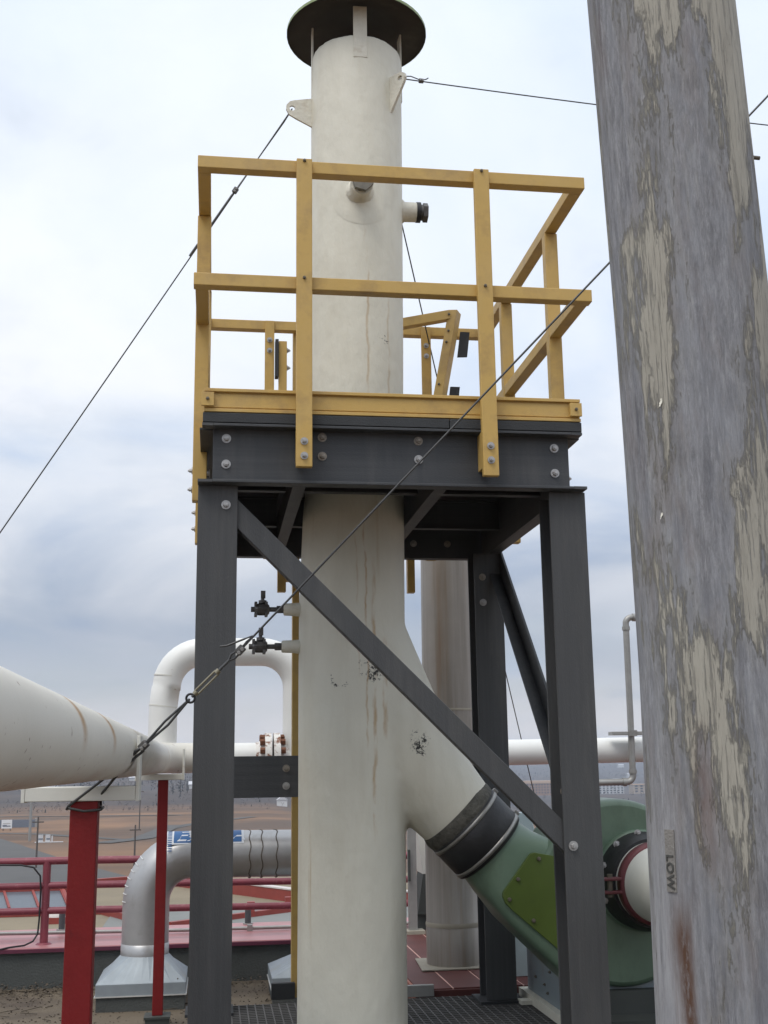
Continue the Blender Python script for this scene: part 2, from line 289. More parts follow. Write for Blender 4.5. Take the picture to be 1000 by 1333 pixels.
def gs_extra(nd, ln, tc, out, b):
    o = tc.outputs['Object']
    st = rmp(nd, ln, noise(nd, ln, mapping(nd, ln, o, (13, 13, .5)), 1.0, 5, .6), .45, .7)
    out = mixc(nd, ln, mul(nd, ln, st, .8), out, (.15, .125, .10))
    st2 = rmp(nd, ln, noise(nd, ln, mapping(nd, ln, o, (15, 15, .7), (4, 4, 4)), 1.0, 5, .6), .52, .72)
    return mixc(nd, ln, mul(nd, ln, st2, .6), out, (.24, .14, .07))
mat('grey_stack', (0.31, 0.285, 0.255), .45, .3, var=.1, vscale=4, extra=gs_extra)
mat('base_sheet', (.33, .3, .24), .7, var=.15, vscale=10)
mat('asphalt', (.085, .082, .078), .9, var=.15, vscale=.15)
mat('lower_tan', (.22, .18, .12), .9, var=.15, vscale=.35, dirt=(.18, .15, .11), dirt_scale=.6)
mat('lower_grey', (.19, .195, .185), .9, var=.12, vscale=.5)
mat('trim_red', (.25, .04, .03), .5, var=.12, vscale=3)
mat('trim_white', (.6, .55, .52), .5)
mat('sky_glass', (.10, .115, .135), .25, .0, var=.05)
mat('dark_gable', (.05, .05, .04), .8)
def ground_extra(nd, ln, tc, out, b):
    o = tc.outputs['Object']
    a = rmp(nd, ln, noise(nd, ln, mapping(nd, ln, o, (.012, .03, .0)), 1.0, 6, .6, .5), .42, .6)
    out = mixc(nd, ln, a, out, (.10, .06, .036))
    g = rmp(nd, ln, noise(nd, ln, mapping(nd, ln, o, (.02, .006, .0), (3, 1, 0)), 1.0, 5, .6, .3), .5, .66)
    out = mixc(nd, ln, mul(nd, ln, g, .7), out, (.065, .062, .058))
    yy = nd.new('ShaderNodeMapRange'); yy.inputs[1].default_value = 330; yy.inputs[2].default_value = 430; ln.new(axis(nd, ln, o, 1), yy.inputs[0])
    hc = mixc(nd, ln, rmp(nd, ln, noise(nd, ln, mapping(nd, ln, o, (.02, .008, 0), (1, 9, 0)), 1.0, 6, .7), .4, .62), (.03, .028, .032), (.06, .048, .043))
    out = mixc(nd, ln, mul(nd, ln, yy.outputs[0], .9), out, hc)
    sn = rmp(nd, ln, noise(nd, ln, mapping(nd, ln, o, (.03, .012, 0), (7, 2, 0)), 1.0, 6, .7), .7, .74)
    return mixc(nd, ln, mul(nd, ln, sn, .7), out, (.7, .7, .72))
mat('ground', (.2, .112, .06), .95, var=.25, vscale=.05, extra=ground_extra)
mat('tree_bare', (.028, .025, .027), .95, var=.4, vscale=.02)
mat('tree_conifer', (.014, .021, .022), .95, var=.3, vscale=.05)
mat('house_white', (.6, .6, .6), .8); mat('house_roof', (.5, .5, .52), .8, var=.3, vscale=.05); mat('house_tan', (.4, .33, .27), .8)
mat('brick_tan', (.33, .2, .14), .85, var=.08); mat('roof_orange', (.52, .36, .25), .8); mat('window_dark', (.05, .055, .07), .3)
mat('block_white', (.55, .55, .56), .8)
mat('wood_pole', (.09, .075, .065), .9)
mat('stub_dark', (.055, .065, .07), .6); mat('sign_white', (.7, .72, .74), .6); mat('sign_dark', (.14, .16, .2), .7)

# ---------------------------------------------------------------- mesh helpers
class MB:
    def __init__(s): s.v = []; s.f = []; s.sm = []
    def add(s, vs, fs, smooth=False):
        n = len(s.v); s.v += [tuple(v) for v in vs]; s.f += [tuple(i+n for i in f) for f in fs]; s.sm += [smooth]*len(fs); return s
    def box(s, x0, x1, y0, y1, z0, z1):
        return s.add([(x0, y0, z0), (x1, y0, z0), (x1, y1, z0), (x0, y1, z0), (x0, y0, z1), (x1, y0, z1), (x1, y1, z1), (x0, y1, z1)],
                     [(0, 3, 2, 1), (4, 5, 6, 7), (0, 1, 5, 4), (1, 2, 6, 5), (2, 3, 7, 6), (3, 0, 4, 7)])
    def bar(s, p, q, w, h, up=(0, 0, 1)):
        """box from p to q, w across, h along 'up'"""
        p, q = Vector(p), Vector(q); d = (q-p).normalized(); a = d.cross(Vector(up)).normalized(); u = a.cross(d).normalized()
        vs = []
        for c in (p, q):
            for i, j in ((-1, -1), (1, -1), (1, 1), (-1, 1)): vs.append(c + a*(i*w/2) + u*(j*h/2))
        return s.add(vs, [(0, 1, 2, 3), (7, 6, 5, 4), (0, 4, 5, 1), (1, 5, 6, 2), (2, 6, 7, 3), (3, 7, 4, 0)])
    def rings(s, rings, cap0=True, cap1=True, smooth=True, closed=True):
        n = len(rings[0]); base = len(s.v); vs = [p for r in rings for p in r]; fs = []
        for k in range(len(rings)-1):
            for i in range(n if closed else n-1):
                j = (i+1) % n; fs.append((k*n+i, k*n+j, (k+1)*n+j, (k+1)*n+i))
        s.add(vs, fs, smooth)
        if cap0: s.add(rings[0], [tuple(reversed(range(n)))])
        if cap1: s.add(rings[-1], [tuple(range(n))])
        return s
    def tube(s, path, r, n=12, caps=True, smooth=True):
        path = [Vector(p) for p in path]; rr = r if isinstance(r, (list, tuple)) else [r]*len(path)
        rings = []; ref = None
        for i, p in enumerate(path):
            d = (path[min(i+1, len(path)-1)]-path[max(i-1, 0)]).normalized()
            if ref is None: ref = d.orthogonal().normalized()
            a = (ref - d*ref.dot(d)).normalized(); ref = a; b = d.cross(a)
            rings.append([p + a*(rr[i]*cos(2*pi*k/n)) + b*(rr[i]*sin(2*pi*k/n)) for k in range(n)])
        return s.rings(rings, caps, caps, smooth)
    def build(s, name, m, parent=None, at=None, bevel=0, label=None):
        me = bpy.data.meshes.new(name); me.from_pydata(s.v, [], s.f); me.update()
        for p, k in zip(me.polygons, s.sm): p.use_smooth = k
        bm = bmesh.new(); bm.from_mesh(me); bmesh.ops.recalc_face_normals(bm, faces=bm.faces); bm.to_mesh(me); bm.free()
        return link(name, me, m, parent, at, bevel, label)
WORLD = {}
def link(name, me, m, parent=None, at=None, bevel=0, label=None):
    o = bpy.data.objects.new(name, me); C.objects.link(o)
    if m and not me.materials: me.materials.append(MATS[m])
    at = Vector(at) if at is not None else Vector((0, 0, 0))
    if parent: o.parent = parent; o.location = at - WORLD[parent.name]
    else: o.location = at
    WORLD[o.name] = at
    if bevel:
        b = o.modifiers.new('edge', 'BEVEL'); b.width = bevel; b.segments = 2; b.limit_method = 'ANGLE'
    if label: o['label'] = label
    return o
def thing(name, label, cat, loc=(0, 0, 0), group=None):
    o = bpy.data.objects.new(name, None); C.objects.link(o); o.location = loc; o.empty_display_size = .1
    WORLD[o.name] = Vector(loc); tag(o, label, cat, group); return o
def tag(o, label, cat, group=None):
    o['label'] = label; o['category'] = cat
    if group: o['group'] = group
    return o
def struct(o): o['kind'] = 'structure'; return o
def stuff(o): o['kind'] = 'stuff'; return o
def arc(c, r, a0, a1, n, u, v):
    c, u, v = Vector(c), Vector(u), Vector(v)
    return [c + u*(r*cos(a0+(a1-a0)*i/n)) + v*(r*sin(a0+(a1-a0)*i/n)) for i in range(n+1)]

# one hexagon bolt head with washer, facing -Y, shared by every bolt
def bolt_mesh(name, r, h, m, washer=True):
    b = MB()
    if washer: b.tube([(0, 0, 0), (0, -.004, 0)], r*1.55, 16)
    w = -.004 if washer else 0
    b.tube([(0, w, 0), (0, w-h*.8, 0), (0, w-h, 0)], [r, r, r*.86], 6, smooth=False)
    b.tube([(0, w-h, 0), (0, w-h-.005, 0)], r*.5, 8)
    me = bpy.data.meshes.new(name); me.from_pydata(b.v, [], b.f); me.update()
    bm = bmesh.new(); bm.from_mesh(me); bmesh.ops.recalc_face_normals(bm, faces=bm.faces); bm.to_mesh(me); bm.free()
    me.materials.append(MATS[m]); return me
BOLT = bolt_mesh('bolt_head', .0115, .011, 'galv_bolt')
BOLT_R = bolt_mesh('worn_bolt_head', .0115, .0095, 'worn_bolt')
BOLT_S = bolt_mesh('small_bolt_head', .007, .006, 'dark_bolt', False)
BOLT_P = bolt_mesh('panel_bolt_head', .009, .008, 'dark_bolt', False)
BOLT_M = bolt_mesh('rail_bolt_head', .0095, .010, 'galv_bolt')
def bolt(parent, p, d='-y', me=None, name='bolt'):
    me = me or BOLT
    if me is BOLT and random.random() < .4: me = BOLT_R
    o = link(name, me, None, parent, p)
    o.rotation_euler = {'-y': (0, random.uniform(0, 1), 0), '+y': (0, 0, pi), '-x': (0, 0, -pi/2), '+x': (0, 0, pi/2)}[d]
    return o

ROOF = -1.5
GRATE = -1.11

# ================================================================ THE SETTING
def sst(t): t = max(0.0, min(1.0, t)); return t*t*(3-2*t)
def terrain(x, y):
    d = sqrt(x*x+y*y)
    right = sst((x/max(d, 1)-.02)/.2)*sst((d-60)/400)
    zl = -12 + 26*sst((d-330)/2300)
    zr = -12 - 19*sst((d-80)/700) + 46*sst((d-1350)/2400)
    z = zl*(1-right) + zr*right
    k = sst((d-300)/600)
    z += k*(1.8*sin(x*.012+y*.004)+1.4*sin(x*.031-y*.011+1.3)+2.2*sin(y*.007+x*.005))
    return z
g = MB(); NA, ND = 140, 70
rad = [8*(3600/8)**(i/(ND-1)) for i in range(ND)]
vs = [(0, 0, -12)]; fs = []
for r in rad:
    for a in range(NA):
        t = 2*pi*a/NA; x, y = r*sin(t), r*cos(t); vs.append((x, y, terrain(x, y)))
for a in range(NA): fs.append((0, 1+a, 1+(a+1) % NA))
for k in range(ND-1):
    for a in range(NA):
        b_ = (a+1) % NA; fs.append((1+k*NA+a, 1+(k+1)*NA+a, 1+(k+1)*NA+b_, 1+k*NA+b_))
g.add(vs, fs, True); struct(g.build('ground', 'ground'))

def strip(name, pts, w, m, dz=.06):
    b = MB(); L = []; Rr = []
    for i, p in enumerate(pts):
        a = Vector(pts[max(i-1, 0)]); c = Vector(pts[min(i+1, len(pts)-1)]); d = (c-a).normalized(); nrm = Vector((-d.y, d.x))
        for lst, sg in ((L, 1), (Rr, -1)):
            q = Vector(p)+nrm*(sg*w/2); lst.append((q.x, q.y, terrain(q.x, q.y)+dz))
    n = len(pts); b.add(L+Rr, [(i, i+1, n+i+1, n+i) for i in range(n-1)])
    return struct(b.build(name, m))
strip('road', [(14, 70), (-4, 110), (-16, 135), (-27, 165), (-42, 212), (-72, 300), (-92, 345)], 17, 'asphalt', .08)
strip('service_road', [(-75, 238), (-52, 248), (-34, 240), (-22, 224), (-15, 214), (-10, 222), (-9, 246), (-4, 268), (10, 300)], 2.6, 'asphalt', .07)
strip('embankment_path', [(-18, 205), (-12, 216), (-10, 236), (-8, 262)], 4, 'asphalt', .12)
strip('far_road', [(-60, 330), (-10, 318), (40, 322), (90, 335), (160, 330)], 3, 'asphalt', .1)

# roof we stand on, its parapet ledge and the wall below
struct(MB().box(-6, 6, -6, 9.0, ROOF-.3, ROOF).build('roof_deck', 'roof_tan'))
struct(MB().box(-6, 6, -6, 9.9, -12.4, ROOF-.304).build('building_base', 'parapet_grey'))
par = struct(MB().box(-6, 6, 9.0, 9.95, ROOF-.3, -1.250).build('parapet', 'parapet_grey'))
MB().box(-6, 6, 8.985, 10.0, -1.250, -1.225).build('coping', 'ledge_pink', par, bevel=.006)
MB().box(-6, 6, 8.972, 8.985, -1.256, -1.231).build('drip_edge', 'ledge_edge', par)
# dry leaf litter blown against the parapet
b = MB()
for i in range(2600):
    x = random.choice([random.uniform(-3, -.75), random.uniform(-3, -.95), random.uniform(-.9, 2)]); y = 8.97-abs(random.gauss(0, .17)); s = random.uniform(.005, .018)
    t = random.uniform(0, 6.3); z = ROOF+random.uniform(.002, .045)*max(.15, 1-(8.97-y)/.35)
    u = Vector((cos(t), sin(t), random.uniform(-.5, .5)))*s; w = Vector((-sin(t), cos(t), random.uniform(-.6, .6)))*s*.5; c = Vector((x, y, z+.004))
    b.add([c-u, c-w, c+u, c+w], [(0, 1, 2, 3)])
o = stuff(b.build('leaf_litter', 'debris')); tag(o, 'dry brown leaf litter along the foot of the parapet', 'litter')

b = MB()
for i in range(1500):
    x = random.uniform(-2.6, 1.2); y = random.uniform(7.4, 8.95); q = random.uniform(.003, .010)
    c = Vector((x, y, ROOF+q*.5)); vs = [c+Vector((random.uniform(.6, 1.2)*q*dx, random.uniform(.6, 1.2)*q*dy, random.uniform(.3, .7)*q*dz)) for dx, dy, dz in ((1, 0, 0), (0, 1, 0), (-1, 0, 0), (0, -1, 0), (0, 0, 1), (0, 0, -1))]
    b.add(vs, [(0, 1, 4), (1, 2, 4), (2, 3, 4), (3, 0, 4), (1, 0, 5), (2, 1, 5), (3, 2, 5), (0, 3, 5)])
for i in range(60):
    x = random.uniform(-2.6, 1.2); y = random.uniform(7.6, 8.95); t = random.uniform(0, 3.1); L = random.uniform(.03, .14)
    b.bar((x, y, ROOF+.006), (x+L*cos(t), y+L*sin(t), ROOF+random.uniform(.006, .02)), .004, .004)
o = stuff(b.build('roof_grit', 'debris')); tag(o, 'scattered grit and twigs on the tan roof', 'grit')

# ================================================================ GREY TOWER
tower = thing('support_tower', 'dark grey fibreglass tower of columns and braces around the cream stack', 'tower', (.69, 5.2, GRATE))
XL0, XL1, XR0, XR1 = -.073, .077, 1.303, 1.451
def wcol(x0, x1, y0, ztop):
    y1 = y0+.152; xm = (x0+x1)/2; b = MB()
    z0 = GRATE+.012
    b.box(x0, x1, y0, y0+.010, z0, ztop); b.box(x0, x1, y1-.010, y1, z0, ztop); b.box(xm-.005, xm+.005, y0+.0101, y1-.0101, z0, ztop)
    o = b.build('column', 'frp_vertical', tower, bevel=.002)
    MB().box(x0-.035, x1+.035, y0-.03, y1+.03, GRATE, GRATE+.012).build('base_plate', 'frp_dark', o)
    return o
cFL = wcol(XL0, XL1, 4.408, 1.052); cFR = wcol(XR0, XR1, 4.408, 1.052)
cRL = wcol(XL0, XL1, 5.80, 1.052); cRR = wcol(XR0, XR1, 5.80, 1.052)
# perimeter channels (web with flanges turned outwards)
ZB, ZT = 1.054, 1.286
def chan(name, ax, a0, a1, face, out, z0=ZB, z1=ZT, fl=.052, t=.011):
    """channel along ax from a0 to a1, web face at 'face', flanges reach 'out' (signed) beyond it"""
    b = MB(); lo, hi = sorted((face, face+out*fl)); w0, w1 = sorted((face, face-out*t))
    for (p, q, zz0, zz1) in ((w0, w1, z0, z1), (lo, hi, z0, z0+t), (lo, hi, z1-t, z1)):
        if ax == 'x': b.box(a0, a1, p, q, zz0, zz1)
        else: b.box(p, q, a0, a1, zz0, zz1)
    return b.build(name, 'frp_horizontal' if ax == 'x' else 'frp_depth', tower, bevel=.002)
fb = chan('edge_beam', 'x', -.020, 1.392, 4.41, -1)
# flange ends of the front beam run out over the columns
MB().box(-.075, -.0205, 4.358, 4.421, ZB, ZB+.011).build('flange_end', 'frp_horizontal', fb); MB().box(1.3925, 1.446, 4.358, 4.421, ZB, ZB+.011).build('flange_end', 'frp_horizontal', fb)
MB().box(-.062, -.0205, 4.358, 4.41, ZT-.011, ZT).build('flange_end', 'frp_horizontal', fb); MB().box(1.3925, 1.436, 4.358, 4.41, ZT-.011, ZT).build('flange_end', 'frp_horizontal', fb)
rb = chan('edge_beam', 'x', -.020, 1.392, 5.975, 1)
lb = chan('edge_beam', 'y', 4.424, 5.96, -.02, -1, ZB+.0005, ZT-.001); rbm = chan('edge_beam', 'y', 4.424, 5.96, 1.392, 1, ZB+.0005, ZT-.001)
for x, z in ((.031, 1.238), (.031, 1.136), (.401, 1.252), (.401, 1.176), (.781, 1.247), (.781, 1.172), (1.333, 1.231), (1.332, 1.128)): bolt(fb, (x, 4.4098, z))
for x in (.2, .75, 1.02, 1.2):
    for z in (1.23, 1.13): bolt(rb, (x, 5.963, z))
for y in (4.9, 5.5):
    for z in (1.22, 1.12): bolt(rbm, (1.4045, y, z), '+x'); bolt(lb, (-.0325, y, z), '-x')
# joists under the deck
def joist(ax, a0, a1, c, z0, z1, fl=.07):
    b = MB()
    for p, q, zz0, zz1 in ((c-.004, c+.004, z0, z1), (c-fl/2, c+fl/2, z0-.008, z0), (c-fl/2, c+fl/2, z1, z1+.008)):
        if ax == 'x': b.box(a0, a1, p, q, zz0, zz1)
        else: b.box(p, q, a0, a1, zz0, zz1)
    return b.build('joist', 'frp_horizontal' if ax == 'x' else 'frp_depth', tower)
for x in (.315, .875): 
    j = joist('y', 4.423, 5.96, x, 1.072, 1.262, .05)
    for y in (4.75, 5.05, 5.35): bolt(j, (x+.004, y, 1.17), '+x')
joist('x', .352, .845, 4.82, 1.135, 1.262, .04); joist('x', .352, .845, 5.56, 1.135, 1.262, .04)
joist('x', -.008, .283, 4.82, 1.135, 1.262, .04); joist('x', -.008, .283, 5.56, 1.135, 1.262, .04)
joist('x', .907, 1.38, 4.82, 1.135, 1.262, .04); joist('x', .907, 1.38, 5.56, 1.135, 1.262, .04)
# deck panels, cut round the stack
SX, SY = .625, 5.2
dk = MB(); D0, D1, E0, E1 = -.060, 1.437, 4.362, 6.03
def deck_panel(x0, x1, y0, y1, hole):
    b = MB(); n = 24
    if not hole: b.box(x0, x1, y0, y1, 1.290, 1.328)
    return b.build('deck_panel', 'frp_deck', tower, bevel=.002)
deck_panel(D0, .3445, E0, E1, 0); deck_panel(.901, D1, E0, E1, 0); deck_panel(.348, .898, E0, 4.945, 0); deck_panel(.348, .898, 5.455, E1, 0)
for sgn in (-1, 1):     # corner infills leave the round opening of the stack
    b = MB(); pts = []; 
    hw = .275; r = .245; y0 = 4.948; y1 = 5.452; cy = 5.2
    arcp = [(SX+sgn*r*cos(t), cy+r*sin(t)) for t in [(-pi/2+pi*i/18) for i in range(19)]]
    xo = .348 if sgn < 0 else .898
    top = []; rg = [(xo, y0)]+[(SX, y0)]+arcp+[(SX, y1)]+[(xo, y1)]
    n = len(rg); b.add([(x, y, 1.290) for x, y in rg]+[(x, y, 1.328) for x, y in rg], [tuple(range(n)), tuple(range(2*n-1, n-1, -1))]+[(i, (i+1) % n, n+(i+1) % n, n+i) for i in range(n)])
    b.build('deck_panel', 'frp_deck', tower)
# braces
def brace(p, q, w, h, name='brace', up=(0, -1, 0)):
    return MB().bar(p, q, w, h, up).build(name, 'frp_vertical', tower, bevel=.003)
fbr = brace((.02, 4.447, 1.002), (1.37, 4.447, -.333), .081, .05)
bolt(fbr, (.033, 4.4078, .976)); bolt(fbr, (1.337, 4.4078, -.305))
sbr = MB().bar((1.445, 5.84, 1.045), (1.445, 4.57, -.225), .095, .010, (1, 0, 0))
sbr.bar((1.412, 5.805, .945), (1.412, 4.57, -.29), .010, .055, (1, 0, 0))
sbr = sbr.build('brace', 'frp_depth', tower)
bolt(sbr, (1.355, 4.549, -.11)); bolt(sbr, (1.352, 4.549, -.235))
for z in (.93, .80): bolt(cRR, (1.345, 5.7998, z))
brace((-.045, 5.80, 1.0), (-.045, 4.56, -.33), .075, .012, up=(1, 0, 0))
# strut from the rear left column to the stack
st = MB().box(.078, .415, 5.805, 5.813, -.145, .05); st.box(.078, .415, 5.8131, 5.86, -.145, -.137); st.box(.078, .415, 5.8131, 5.86, .042, .05)
st = st.build('stack_strut', 'frp_horizontal', tower, bevel=.002)
MB().box(.078, .40, 5.835, 5.845, -.137, .042).build('back_plate', 'frp_dark', st)
for z in (-.01, -.092): bolt(st, (.35, 5.805, z))

# ================================================================ YELLOW RAILING
rail = thing('guard_railing', 'yellow square tube guard railing around the platform edge', 'railing', (.69, 4.33, 1.33))
T = .052
ZTOP, ZMID = 2.357, 1.858
RXL, RXR, RYF, RYB = -.073, 1.466, 4.33, 6.11
Y_ = 'yellow_frp'
fr = MB().box(RXL-T/2, RXR+T/2, RYF-.002, RYF+T-.002, ZTOP-T/2, ZTOP+T/2).build('top_rail', Y_, rail, bevel=.003)
fm = MB().box(RXL-T/2-.006, RXR+T/2+.006, RYF-.002, RYF+T-.002, ZMID-T/2, ZMID+T/2).build('mid_rail', Y_, rail, bevel=.003)
for xx in (RXL, RXR):
    MB().box(xx-T/2, xx+T/2, RYF+T-.001, RYB-T/2-.001, ZTOP-T/2+.001, ZTOP+T/2-.001).build('top_rail', Y_, rail, bevel=.003)
    MB().box(xx-T/2, xx+T/2, RYF+T-.001, RYB-T/2-.001, ZMID-T/2+.001, ZMID+T/2-.001).build('mid_rail', Y_, rail, bevel=.003)
MB().box(RXL-T/2, .43, RYB-T/2, RYB+T/2, ZTOP-T/2, ZTOP+T/2).build('top_rail', Y_, rail, bevel=.003)
MB().box(.98, RXR+T/2, RYB-T/2, RYB+T/2, ZTOP-T/2, ZTOP+T/2).build('top_rail', Y_, rail, bevel=.003)
MB().box(RXL-T/2, .36, RYB-T/2, RYB+T/2, ZMID-T/2, ZMID+T/2).build('mid_rail', Y_, rail, bevel=.003)
MB().box(1.05, RXR+T/2, RYB-T/2, RYB+T/2, ZMID-T/2, ZMID+T/2).build('mid_rail', Y_, rail, bevel=.003)
for x0, zb in ((.292, 1.106), (1.016, 1.086)):
    w = .062
    p = MB().box(x0, x0+w, 4.300, 4.3275, zb, ZTOP+T/2-.004).build('post', Y_, rail, bevel=.003)
    MB().box(x0+.004, x0+w-.004, 4.328, 4.409, zb+.04, 1.283-.012).build('spacer', Y_, p)
    for z in (1.205, 1.148): bolt(p, (x0+w/2, 4.2998, z), me=BOLT_M)
    bolt(p, (x0+w/2, 4.2998, ZTOP+.012), me=BOLT_S); bolt(p, (x0+w/2, 4.2998, ZMID+.01), me=BOLT_S)
for yy in (4.752, 5.58):
    p = MB().box(RXL-T/2-.004, RXL+T/2+.002, yy, yy+.05, 1.068 if yy < 5 else 1.045, ZTOP-T/2).build('post', Y_, rail, bevel=.003)
    for z in (1.2, 1.12): bolt(p, (RXL-T/2-.0042, yy+.025, z), '-x', BOLT_M)
    p = MB().box(RXR-T/2-.002, RXR+T/2+.004, yy, yy+.05, 1.07, ZTOP-T/2).build('post', Y_, rail, bevel=.003)
    for z in (1.2, 1.12): bolt(p, (RXR+T/2+.0042, yy+.025, z), '+x', BOLT_M)
for x0, x1, zb, zt in ((.242, .293, 1.06, ZTOP+T/2-.004), (1.104, 1.158, 1.06, ZTOP+T/2-.004)):
    p = MB().box(x0, x1, RYB-T/2-.012, RYB-T/2-.0005, zb, zt).build('post', Y_, rail, bevel=.002)
    for z in (ZTOP-.09, ZTOP-.15): bolt(p, ((x0+x1)/2, RYB-T/2-.0122, z), me=BOLT_M)
p = MB().box(.318, .362, 6.08, 6.128, .89, ZTOP-.09).build('post', Y_, rail, bevel=.002)
MB().box(.298, .316, 6.06, 6.12, 2.06, 2.27).build('hinge_plate', 'frp_dark', p)
for z in (2.22, 2.12): bolt(p, (.363, 6.10, z), '+x', BOLT_M)
MB().box(1.006, 1.045, 6.08, 6.128, .89, 1.34).build('post', Y_, rail, bevel=.002)
# toe boards: channel section
def toe(ax, a0, a1, f, out):
    b = MB()
    for lo, hi, z0, z1 in ((0, .010, 1.332, 1.426), (.0102, .024, 1.332, 1.345), (.0102, .024, 1.413, 1.426), (.0102, .014, 1.352, 1.406)):
        p, q = sorted((f-out*0+out*lo, f+out*hi))
        if ax == 'x': b.box(a0, a1, p, q, z0, z1)
        else: b.box(p, q, a0, a1, z0, z1)
    return b.build('toe_board', Y_, rail, bevel=.0015)
tb = toe('x', -.056, 1.436, 4.387, -1)
for xx in (-.045, 1.412):
    c = MB().box(xx-.022, xx+.026, 4.350, 4.3625, 1.352, 1.406).build('corner_clip', Y_, tb, bevel=.001); bolt(c, (xx+.002, 4.3498, 1.379), me=BOLT_S)
toe('y', 4.392, 6.03, -.036, -1); toe('y', 4.392, 6.03, 1.412, 1); toe('x', -.02, .36, 6.012, 1); toe('x', 1.03, 1.40, 6.012, 1)

# swing gate hanging crooked behind the stack
gate = thing('swing_gate', 'tilted yellow swing gate with dark hinge plates behind the stack', 'gate', (1.2, 5.93, 1.4))
MB().bar((1.268, 5.93, 2.415), (1.091, 5.93, 1.50), .052, .062, (.55, .83, 0)).build('gate_post', Y_, gate, bevel=.003)
MB().bar((1.236, 5.9305, 2.392), (.86, 5.96, 2.318), .05, .052, (0, 0, 1)).build('gate_rail', Y_, gate, bevel=.003)
MB().bar((1.13, 5.9305, 1.87), (.80, 5.95, 1.80), .05, .052, (0, 0, 1)).build('gate_rail', Y_, gate, bevel=.003)
for z0, x0 in ((2.215, 1.275), (1.90, 1.212)):
    h = MB(); h.add([(x0, 5.925, z0-.06), (x0+.055, 5.93, z0-.055), (x0+.075, 5.94, z0+.09), (x0+.02, 5.925, z0+.085)]+[(x0, 5.937, z0-.06), (x0+.055, 5.942, z0-.055), (x0+.075, 5.952, z0+.09), (x0+.02, 5.937, z0+.085)],
        [(0, 1, 2, 3), (7, 6, 5, 4), (0, 4, 5, 1), (1, 5, 6, 2), (2, 6, 7, 3), (3, 7, 4, 0)]); h.build('hinge_plate', 'frp_dark', gate)
for x, z in ((1.238, 2.40), (1.232, 2.305), (1.219, 2.24), (1.172, 2.0)): bolt(gate, (x-.008, 5.9045, z-.01), me=BOLT_S)
MB().box(.885, .925, 6.0, 6.02, 2.02, 2.22).build('latch_plate', 'frp_dark', gate)

# ladder behind the stack
lad = thing('ladder', 'yellow ladder rising behind the cream stack to the platform', 'ladder', (.63, 6.17, GRATE))
for x in (.400, .835): MB().box(x, x+.036, 6.14, 6.20, GRATE, ZTOP+.02).build('ladder_rail', Y_, lad, bevel=.002)
z = GRATE+.25
while z < 1.3:
    MB().tube([(.4365, 6.17, z), (.8345, 6.17, z)], .014, 10).build('rung', Y_, lad); z += .305
MB().box(.3625, .3995, 6.085, 6.12, .945, .975).build('bracket', Y_, lad)
MB().box(.30, .415, 6.10, 6.135, GRATE+.0, GRATE+.075).build('foot_bracket', 'frp_dark', lad, bevel=.002)

# ================================================================ CREAM STACK
stk = thing('exhaust_stack', 'tall cream fibreglass exhaust stack with dark rain cap', 'stack', (.6, SY, ROOF))
prof = [(3.425, .648, .2225), (3.1, .646, .2225), (2.4, .641, .221), (1.9, .638, .2185), (1.45, .629, .2185), (1.3, .624, .223), (1.1, .615, .231), (.68, .604, .237), (.3, .601, .236), (-.3, .597, .232), (-.8, .594, .2315), (ROOF, .592, .2315)]
b = MB(); n = 40
b.rings([[(cx+r*cos(2*pi*k/n), SY+r*sin(2*pi*k/n), z) for k in range(n)] for z, cx, r in prof])
up = [(1.205, -.107), (1.15, -.03), (1.085, .064), (1.0, .235), (.92, .42), (.845, .60), (.80, .70)]
lo = [(.935, -.34), (.88, -.29), (.835, -.25), (.75, -.15), (.70, -.05), (.65, .1), (.6, .25)]
hd = [.172, .175, .183, .195, .2, .205, .205]
rg = []
for (ux, uz), (lx, lz), h in zip(up, lo, hd):
    c = Vector(((ux+lx)/2, SY, (uz+lz)/2)); a = Vector(((ux-lx)/2, 0, (uz-lz)/2))
    rg.append([c + a*cos(2*pi*k/32) + Vector((0, h, 0))*sin(2*pi*k/32) for k in range(32)])
b2 = MB(); b2.rings(rg)
tmp = MB(); tmp.add(b.v, b.f); tmp.add(b2.v, b2.f)
to = tmp.build('stack_body_source', None)
md = to.modifiers.new('r', 'REMESH'); md.mode = 'VOXEL'; md.voxel_size = .0125; md.use_smooth_shade = True
ms = to.modifiers.new('s', 'SMOOTH'); ms.factor = .5; ms.iterations = 14
me = bpy.data.meshes.new_from_object(to.evaluated_get(bpy.context.evaluated_depsgraph_get()))
for p in me.polygons: p.use_smooth = True
bpy.data.objects.remove(to)
me.name = 'stack_body'; body = link('stack_body', me, 'stack_cream', stk)
# rain cap: shallow cone, dark beneath
cx, cz, cr = .650, 3.565, .345
b = MB(); n = 48
def ring(r, z, n=48, x=cx): return [(x+r*cos(2*pi*k/n), SY+r*sin(2*pi*k/n), z) for k in range(n)]
b.rings([ring(.002, cz+.075), ring(cr*.5, cz+.045), ring(cr, cz), ring(cr, cz-.008), ring(cr*.5, cz+.035), ring(.002, cz+.062)], False, False)
cap = b.build('rain_cap', 'cap_dark', stk)
MB().rings([ring(cr+.0025, cz-.011), ring(cr+.0025, cz+.004), ring(cr-.02, cz+.012)], False, False).build('cap_rim', 'cap_top', cap)
for a in (-92, 178, 2, 90):
    t = radians(a); p = Vector((.648+.2185*cos(t), SY+.2185*sin(t), 0)); tg = Vector((-sin(t), cos(t), 0))
    MB().bar(p+Vector((0, 0, 3.30 if a == -92 else 3.2)), p+Vector((0, 0, 3.572)), .009, .066, tg).build('cap_strap', 'cream_plain', stk, bevel=.002)
